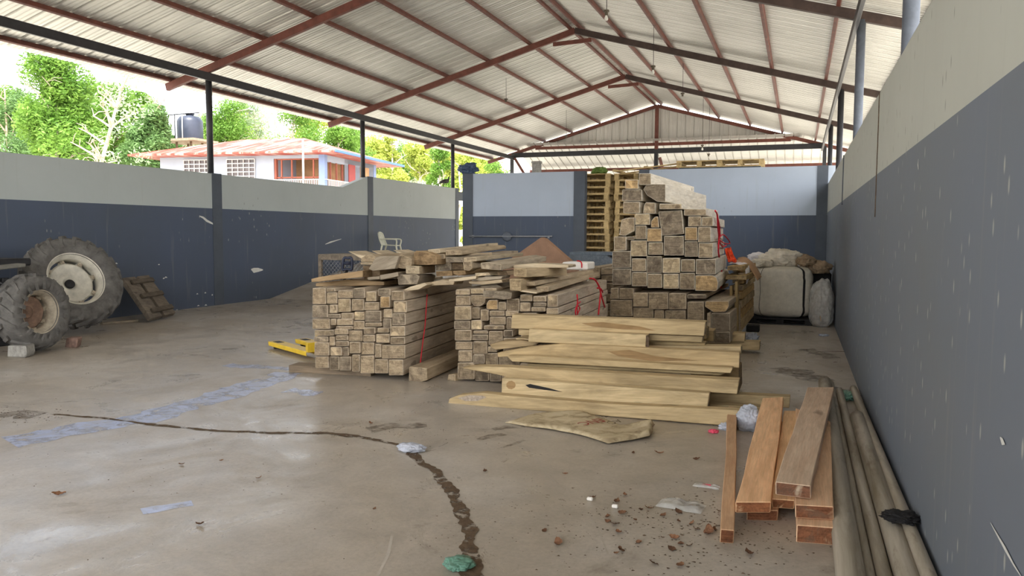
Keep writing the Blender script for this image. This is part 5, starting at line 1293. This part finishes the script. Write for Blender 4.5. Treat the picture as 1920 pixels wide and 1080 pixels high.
# ------------------------------------------------------------------ outside: house, tank, trees
def hp_(px, py, z): return dep(px, py, z)
Hc = hp_(608, 290, 34.0); Hl = hp_(300, 298, 35.9); Hr = hp_(712, 310, 39.3)
ZE = 5.0
hu = Vector((Hl.x-Hc.x, Hl.y-Hc.y, 0)); WL = hu.length; hu.normalize(); hv = Vector((hu.y, -hu.x, 0))
if hv.dot(Vector((Hr.x-Hc.x, Hr.y-Hc.y, 0))) < 0: hv = -hv
WR = 5.6
hz = Vector((0, 0, 1))
t = empty('house', (Hc.x, Hc.y, 0))
def hb(u0, u1, v0, v1, z0, z1, mat, name, parent=None):
    b = MB(); vs = [hu*u+hv*v+hz*z for z in (z0, z1) for (u, v) in ((u0, v0), (u1, v0), (u1, v1), (u0, v1))]
    b.add(vs, [(0, 1, 2, 3), (4, 5, 6, 7), (0, 1, 5, 4), (1, 2, 6, 5), (2, 3, 7, 6), (3, 0, 4, 7)]); return b.build(name, mat, parent or t)
ZF = 2.9   # upper floor
pu = 2.45  # porch width along left facade
hb(pu, WL, 0, .2, 0, ZE, M['house_wall'], 'front_wall')
hb(0, WL, .21, WR, 0, ZF, M['house_wall'], 'ground_storey')
hb(pu, WL, .21, WR, ZF, ZE, M['house_wall'], 'upper_storey')
hb(0, pu, 2.0, WR, ZF, ZE, M['house_brown'], 'porch_back_wall')
hb(0, pu, 0, .2, ZE-.22, ZE, M['house_wall'], 'porch_beam'); hb(0, .2, 0, WR, ZE-.35, ZE, M['house_wall'], 'porch_beam')
hb(-.02, .26, -.02, .24, 0, ZE, M['house_trim'], 'porch_column'); hb(-.02, .22, WR-.3, WR, 0, ZE, M['house_trim'], 'porch_column')
hb(0, .2, 2.0, WR, ZF, ZE, M['house_wall'], 'end_wall')
hb(-.03, .0, 2.4, 3.1, ZF, ZE-.3, M['house_door'], 'red_door')
hb(-.03, .0, 3.7, 4.7, ZF+.5, ZE-.3, M['house_brown'], 'end_window')
for u in (.55, 1.05, 1.6, 2.1): hb(u, u+.06, .1, .16, ZF, ZE-.2, M['house_frame'], 'porch_post')
hb(pu-.1, pu, .05, .2, ZF, ZE-.2, M['house_frame'], 'porch_post')
for v in (.7, 1.3, 1.9): hb(.05, .12, v, v+.06, ZF, ZE-.3, M['house_frame'], 'porch_post')
hb(.2, pu, .1, .15, ZE-.28, ZE-.2, M['house_frame'], 'porch_rail'); hb(.2, pu, .1, .15, 3.92, 3.98, M['house_frame'], 'porch_rail')
b = MB()
for k in range(26):
    u = .3+k*(pu-.3)/25; p = hu*u+hv*.02; b.bar(p+hz*ZF, p+hz*(ZF+.95), .03, .03, 0, Vector((1, 0, 0)))
for k in range(40):
    v = .3+k*.13; p = hv*v-hu*.05; b.bar(p+hz*ZF, p+hz*(ZF+.95), .03, .03, 0, Vector((1, 0, 0)))
b.bar(hu*.0+hz*(ZF+.95)+hv*.02, hu*pu+hz*(ZF+.95)+hv*.02, .05, .04); b.bar(-hu*.05+hz*(ZF+.95), -hu*.05+hv*5.5+hz*(ZF+.95), .05, .04)
b.build('porch_railing', M['house_door'] if False else M['white_paint'], t)
for (u0, u1) in ((3.35, 4.75), (5.6, 6.95)):
    w = hb(u0, u1, -.02, .05, 3.65, 4.78, M['glass_dark'], 'window')
    b = MB()
    for k in range(7):
        z = 3.65+k*1.13/6; b.bar(hu*u0-hv*.06+hz*z, hu*u1-hv*.06+hz*z, .025, .04)
    for k in range(6):
        u = u0+k*(u1-u0)/5; b.bar(hu*u-hv*.06+hz*3.65, hu*u-hv*.06+hz*4.78, .04, .025, 0, Vector((1, 0, 0)))
    b.build('window_grille', M['white_paint'], w)
b = MB(); e = .95
c4 = [hu*-e+hv*-e+hz*ZE, hu*(WL+e)+hv*-e+hz*ZE, hu*(WL+e)+hv*(WR+e+.4)+hz*ZE, hu*-e+hv*(WR+e+.4)+hz*ZE]
r1 = hu*2.6+hv*WR*.55+hz*(ZE+1.05); r2 = hu*(WL-2.4)+hv*WR*.55+hz*(ZE+1.05)
b.add([*c4, r1, r2]+[p-hz*.08 for p in c4], [(0, 1, 5, 4), (1, 2, 5), (2, 3, 4, 5), (3, 0, 4), (6, 7, 8, 9), (0, 1, 7, 6), (1, 2, 8, 7), (2, 3, 9, 8), (3, 0, 6, 9)])
b.build('roof', M['hroof'], t)
b = MB(); b.bar(c4[0]-hz*.02-hu*.04, c4[3]-hz*.02-hu*.04, .06, .1); b.build('gutter', M['gutter'], t)
tag(t, 'pale blue two storey house with rusty red roof and railed porch', 'house')
# pole
A = dep(569, 345, 30); B_ = dep(565, 262, 30); b = MB(); b.tube([(0, 0, -A.z), (0, 0, B_.z-A.z)], .035, 8); o = b.build('white_pole', M['white_paint'], None, 0, loc=A); tag(o, 'slim white pole standing in front of the house porch', 'pole')
# tank
A = dep(357, 263, 42); t = empty('water_tank', (A.x, A.y, A.z))
b = MB(); b.lathe([(0, 0), (.64, 0), (.66, .05), (.66, .95), (.64, 1.05), (.52, 1.22), (.2, 1.30), (.2, 1.36), (0, 1.36)], 28)
b.build('tank_body', M['tank'], t)
b = MB(); b.lathe([(0, 1.36), (.24, 1.36), (.24, 1.42), (0, 1.43)], 20); b.build('lid', M['tank'], t)
b = MB(); b.tube([(.12, -.70, -.1), (.12, -.70, 1.2)], .03, 6); b.build('level_pipe', M['white_paint'], t)
b = MB(); b.tube([(-1.2, -.3, 1.35), (.9, -.3, 1.38)], .03, 6); b.tube([(-.75, -.3, 0), (-.75, -.3, 1.35)], .03, 6); b.tube([(-1.2, -.3, .8), (-1.2, -.3, 1.35)], .02, 6); b.build('inlet_pipe', M['dark_metal'], t)
tag(t, 'dark plastic water tank on a raised platform behind the house', 'water tank')
t2 = empty('tank_tower', (A.x, A.y, 0))
b = MB(); b.box((-.1, 0, A.z-.06), (2.3, 1.9, .12)); b.build('platform', M['bark_d'], t2)
for (x, y) in ((-.9, -.7), (.7, -.7), (-.9, .7), (.7, .7)):
    b = MB(); b.tube([(x*.6, y*.6, -.06), (x*.6, y*.6, A.z-.12)], .06, 6); b.build('leg', M['bark_d'], t2)
tag(t2, 'wooden platform on legs carrying the dark water tank', 'tank stand')
# trees
def tree(name, px, ytop, ybot, hw, z, leafmat, label, nleaf, seed, trunk_px=None, bark='bark', size=.15, blobs=13, branches=6, tr_r=.14, crown=True):
    rnd = random.Random(seed); base = dep(trunk_px if trunk_px else px, 430, z); base.z = -.06
    top = dep(px, ytop, z); bot = dep(px, ybot, z); rad = hw/F*z; zc0, zc1 = bot.z, top.z
    t = empty(name, base)
    cx = Vector((top.x-base.x, top.y-base.y, 0))
    b = MB(); H = zc1-.3*(zc1-zc0)*.3
    path = smoothp([(0, 0, 0), (cx.x*.15+rnd.uniform(-.2, .2), cx.y*.15, H*.35), (cx.x*.5+rnd.uniform(-.3, .3), cx.y*.5, H*.65), (cx.x, cx.y, H)], 4)
    b.tube(path, [tr_r*(1-.75*i/(len(path)-1)) for i in range(len(path))], 7); b.build('trunk', M[bark], t)
    for k in range(branches):
        i = rnd.randint(len(path)//2, len(path)-2); p = path[i]; a = rnd.uniform(0, 6.3); L = rad*rnd.uniform(.6, 1.1)
        q = p+Vector((math.cos(a)*L, math.sin(a)*L*.6, L*rnd.uniform(.3, 1.0)))
        m_ = (p+q)/2+Vector((rnd.uniform(-.2, .2), 0, rnd.uniform(-.1, .3)))
        b = MB(); pp = smoothp([p, m_, q], 4); b.tube(pp, [tr_r*.4*(1-.8*j/(len(pp)-1)) for j in range(len(pp))], 5)
        for _ in range(4):
            s0 = pp[rnd.randint(2, len(pp)-1)]; s1 = s0+Vector((rnd.uniform(-1, 1), rnd.uniform(-.6, .6), rnd.uniform(-.1, .9)))*rad*.4; b.tube([s0, (s0+s1)/2+Vector((0, 0, .1)), s1], [tr_r*.12, tr_r*.09, tr_r*.04], 4)
        b.build('branch', M[bark], t)
    if crown and nleaf:
        cl = []
        for k in range(blobs):
            a = rnd.uniform(0, 6.3); r = rad*math.sqrt(rnd.random())*.75; zz = rnd.uniform(zc0, zc1)
            taper = 1-.55*((zz-zc0)/(zc1-zc0))**2
            cl.append((Vector((cx.x+math.cos(a)*r*taper, cx.y+math.sin(a)*r*taper, zz)), rad*rnd.uniform(.34, .58)))
        vs = []; fs = []
        nleaf = int(nleaf*3.4)
        for k in range(nleaf):
            c, r = rnd.choice(cl); d = Vector((rnd.gauss(0, 1), rnd.gauss(0, 1), rnd.gauss(0, .8))).normalized()*r*rnd.random()**.45
            p = c+d; p.z = min(p.z, zc1+.4)
            s = size*rnd.uniform(.6, 1.3); u = Vector((rnd.gauss(0, 1), rnd.gauss(0, 1), rnd.gauss(0, .6))).normalized(); w = u.orthogonal().normalized(); w = Matrix.Rotation(rnd.uniform(0, 6.3), 3, u) @ w
            o_ = len(vs); vs += [p-u*s*.7, p+w*s*.24, p+u*s*.7, p-w*s*.24]; fs.append((o_, o_+1, o_+2, o_+3))
        b = MB(); b.add(vs, fs); b.build('crown', M[leafmat], t)
    tag(t, label, 'tree', 'trees beyond the tree side wall'); return t
tree('broadleaf_tree', 8, 150, 330, 62, 44, 'leaf_d', 'dark green tree at the frame edge beyond the low wall', 5200, 1, bark='bark_d')
tree('broadleaf_tree', 105, 112, 330, 85, 36, 'leaf_g', 'bright green tree, tallest of those left of the water tank', 9500, 2, 95, blobs=15, branches=9)
tree('bare_tree', 232, 128, 300, 60, 32, 'leaf_p', 'pale bare-branched leaning tree in front of the green ones', 260, 3, 165, size=.12, branches=22, tr_r=.15)
tree('broadleaf_tree', 190, 170, 330, 72, 40, 'leaf_g', 'green tree behind the pale leaning trunk', 6500, 4, bark='bark_d', blobs=12)
tree('broadleaf_tree', 278, 212, 330, 52, 38, 'leaf_d', 'rounded deep green tree just before the house roof', 5200, 5, bark='bark_d')
tree('bare_tree', 290, 165, 260, 30, 46, 'leaf_p', 'thin leafless tree against the white sky near the tank', 60, 6, branches=12, tr_r=.1)
tree('broadleaf_tree', 425, 195, 330, 55, 58, 'leaf_g', 'green tree behind the house beside the first black post', 4200, 7)
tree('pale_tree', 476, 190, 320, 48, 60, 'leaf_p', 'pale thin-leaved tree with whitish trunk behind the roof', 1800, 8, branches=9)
tree('broadleaf_tree', 550, 205, 330, 62, 56, 'leaf_g', 'green tree behind the middle of the house roof', 4800, 9)
tree('broadleaf_tree', 635, 225, 330, 42, 54, 'leaf_g', 'green tree behind the porch corner of the house', 3600, 10)
tree('slender_tree', 735, 250, 345, 36, 50, 'leaf_y', 'yellow green slender tree just past the second black post', 2600, 11)
tree('slender_tree', 785, 262, 350, 34, 58, 'leaf_y', 'yellow green slender tree with white trunk past the house eave', 2600, 12)
tree('slender_tree', 822, 275, 355, 30, 52, 'leaf_g', 'green slender tree left of the standing bird', 2400, 13)
tree('slender_tree', 880, 285, 480, 30, 50, 'leaf_y', 'yellow green tree seen through the gap beside the back wall', 3200, 14)
tree('slender_tree', 930, 295, 400, 34, 60, 'leaf_g', 'green tree farthest along, above the back wall', 2600, 15)
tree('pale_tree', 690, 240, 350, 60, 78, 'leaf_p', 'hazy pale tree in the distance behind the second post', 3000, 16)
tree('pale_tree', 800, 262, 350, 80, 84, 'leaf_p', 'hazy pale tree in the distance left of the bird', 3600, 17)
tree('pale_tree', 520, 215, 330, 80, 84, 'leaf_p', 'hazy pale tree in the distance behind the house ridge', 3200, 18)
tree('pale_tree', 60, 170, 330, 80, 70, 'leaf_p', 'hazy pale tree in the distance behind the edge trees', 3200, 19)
tree('broadleaf_tree', 1585, 270, 330, 25, 48, 'leaf_g', 'green tree glimpsed beyond the high wall corner', 1500, 20)
tree('slender_tree', 860, 300, 480, 16, 44, 'leaf_y', 'thin yellow tree behind the door gap', 900, 21)

for i, (px, yt, hw, z, lm, nl_, lab) in enumerate((
    (35, 175, 60, 52, 'leaf_g', 5200, 'green tree filling behind the frame edge trees'), (150, 160, 70, 50, 'leaf_d', 6000, 'deep green tree behind the tallest bright tree'),
    (255, 185, 60, 52, 'leaf_g', 5200, 'green tree behind the pale leaning branches'), (318, 232, 40, 50, 'leaf_d', 3200, 'low green tree at the left end of the house roof'),
    (385, 220, 45, 64, 'leaf_p', 3200, 'pale green tree just behind the water tank'), (455, 215, 60, 66, 'leaf_y', 4200, 'yellow green tree behind the red roof slope'),
    (595, 220, 60, 64, 'leaf_y', 4200, 'yellow green tree behind the ridge of the house'), (665, 245, 40, 60, 'leaf_g', 3000, 'green tree just before the second black post'),
    (705, 262, 40, 66, 'leaf_y', 3000, 'yellow tree between the second post and the eave'), (760, 272, 42, 66, 'leaf_g', 3000, 'green tree above the tip of the house eave'),
    (845, 290, 40, 66, 'leaf_y', 3000, 'yellow green tree directly behind the standing bird'), (910, 300, 40, 70, 'leaf_y', 3000, 'yellow green tree above the back wall bag'))):
    tree('broadleaf_tree', px, yt, 345, hw, z, lm, lab, nl_, 60+i, bark='bark' if i % 2 else 'bark_d', size=.18, blobs=15)
# ------------------------------------------------------------------ light
w = bpy.data.worlds.new('world'); sc.world = w; w.use_nodes = True; nt = w.node_tree
bg = nt.nodes['Background']; sky = nt.nodes.new('ShaderNodeTexSky'); sky.sky_type = 'NISHITA'; sky.sun_disc = False
sky.sun_elevation = math.radians(58); sky.sun_rotation = math.radians(150); sky.air_density = 1.0; sky.dust_density = 2.0; sky.ozone_density = 1.0
tcw = nt.nodes.new('ShaderNodeTexCoord'); nzw = nt.nodes.new('ShaderNodeTexNoise'); nzw.inputs['Scale'].default_value = 2.4; nzw.inputs['Detail'].default_value = 6; nzw.inputs['Roughness'].default_value = .6
rw = nt.nodes.new('ShaderNodeValToRGB'); rw.color_ramp.elements[0].position = .34; rw.color_ramp.elements[0].color = (.45, .45, .45, 1); rw.color_ramp.elements[1].position = .52; rw.color_ramp.elements[1].color = (.96, .96, .96, 1)
bwn = nt.nodes.new('ShaderNodeRGBToBW'); mxw = nt.nodes.new('ShaderNodeMix'); mxw.data_type = 'RGBA'
tnt = nt.nodes.new('ShaderNodeMix'); tnt.data_type = 'RGBA'; tnt.blend_type = 'MULTIPLY'; tnt.inputs[0].default_value = 1; tnt.inputs[7].default_value = (1.03, 1.01, .99, 1)
nt.links.new(tcw.outputs['Generated'], nzw.inputs['Vector']); nt.links.new(nzw.outputs['Fac'], rw.inputs['Fac']); nt.links.new(rw.outputs['Color'], mxw.inputs[0])
nt.links.new(sky.outputs[0], bwn.inputs[0]); nt.links.new(bwn.outputs[0], tnt.inputs[6]); nt.links.new(sky.outputs[0], mxw.inputs[6]); nt.links.new(tnt.outputs[2], mxw.inputs[7])
nt.links.new(mxw.outputs[2], bg.inputs['Color']); bg.inputs['Strength'].default_value = .60
sd = bpy.data.lights.new('sun', 'SUN'); sd.energy = 4.2; sd.angle = math.radians(.6); sd.color = (1, .97, .92)
so_ = bpy.data.objects.new('sun', sd); COL.objects.link(so_); 
sdir = Vector((.30, -.48, .9)).normalized()    # toward the sun
so_.rotation_euler = (-sdir).to_track_quat('-Z', 'Y').to_euler()
sc.view_settings.view_transform = 'Standard'; sc.view_settings.look = 'None'; sc.view_settings.gamma = 1; sc.view_settings.use_curve_mapping = False
sc.view_settings.exposure = .95
sc.cycles.max_bounces = 12; sc.cycles.diffuse_bounces = 8; sc.cycles.use_denoising = True
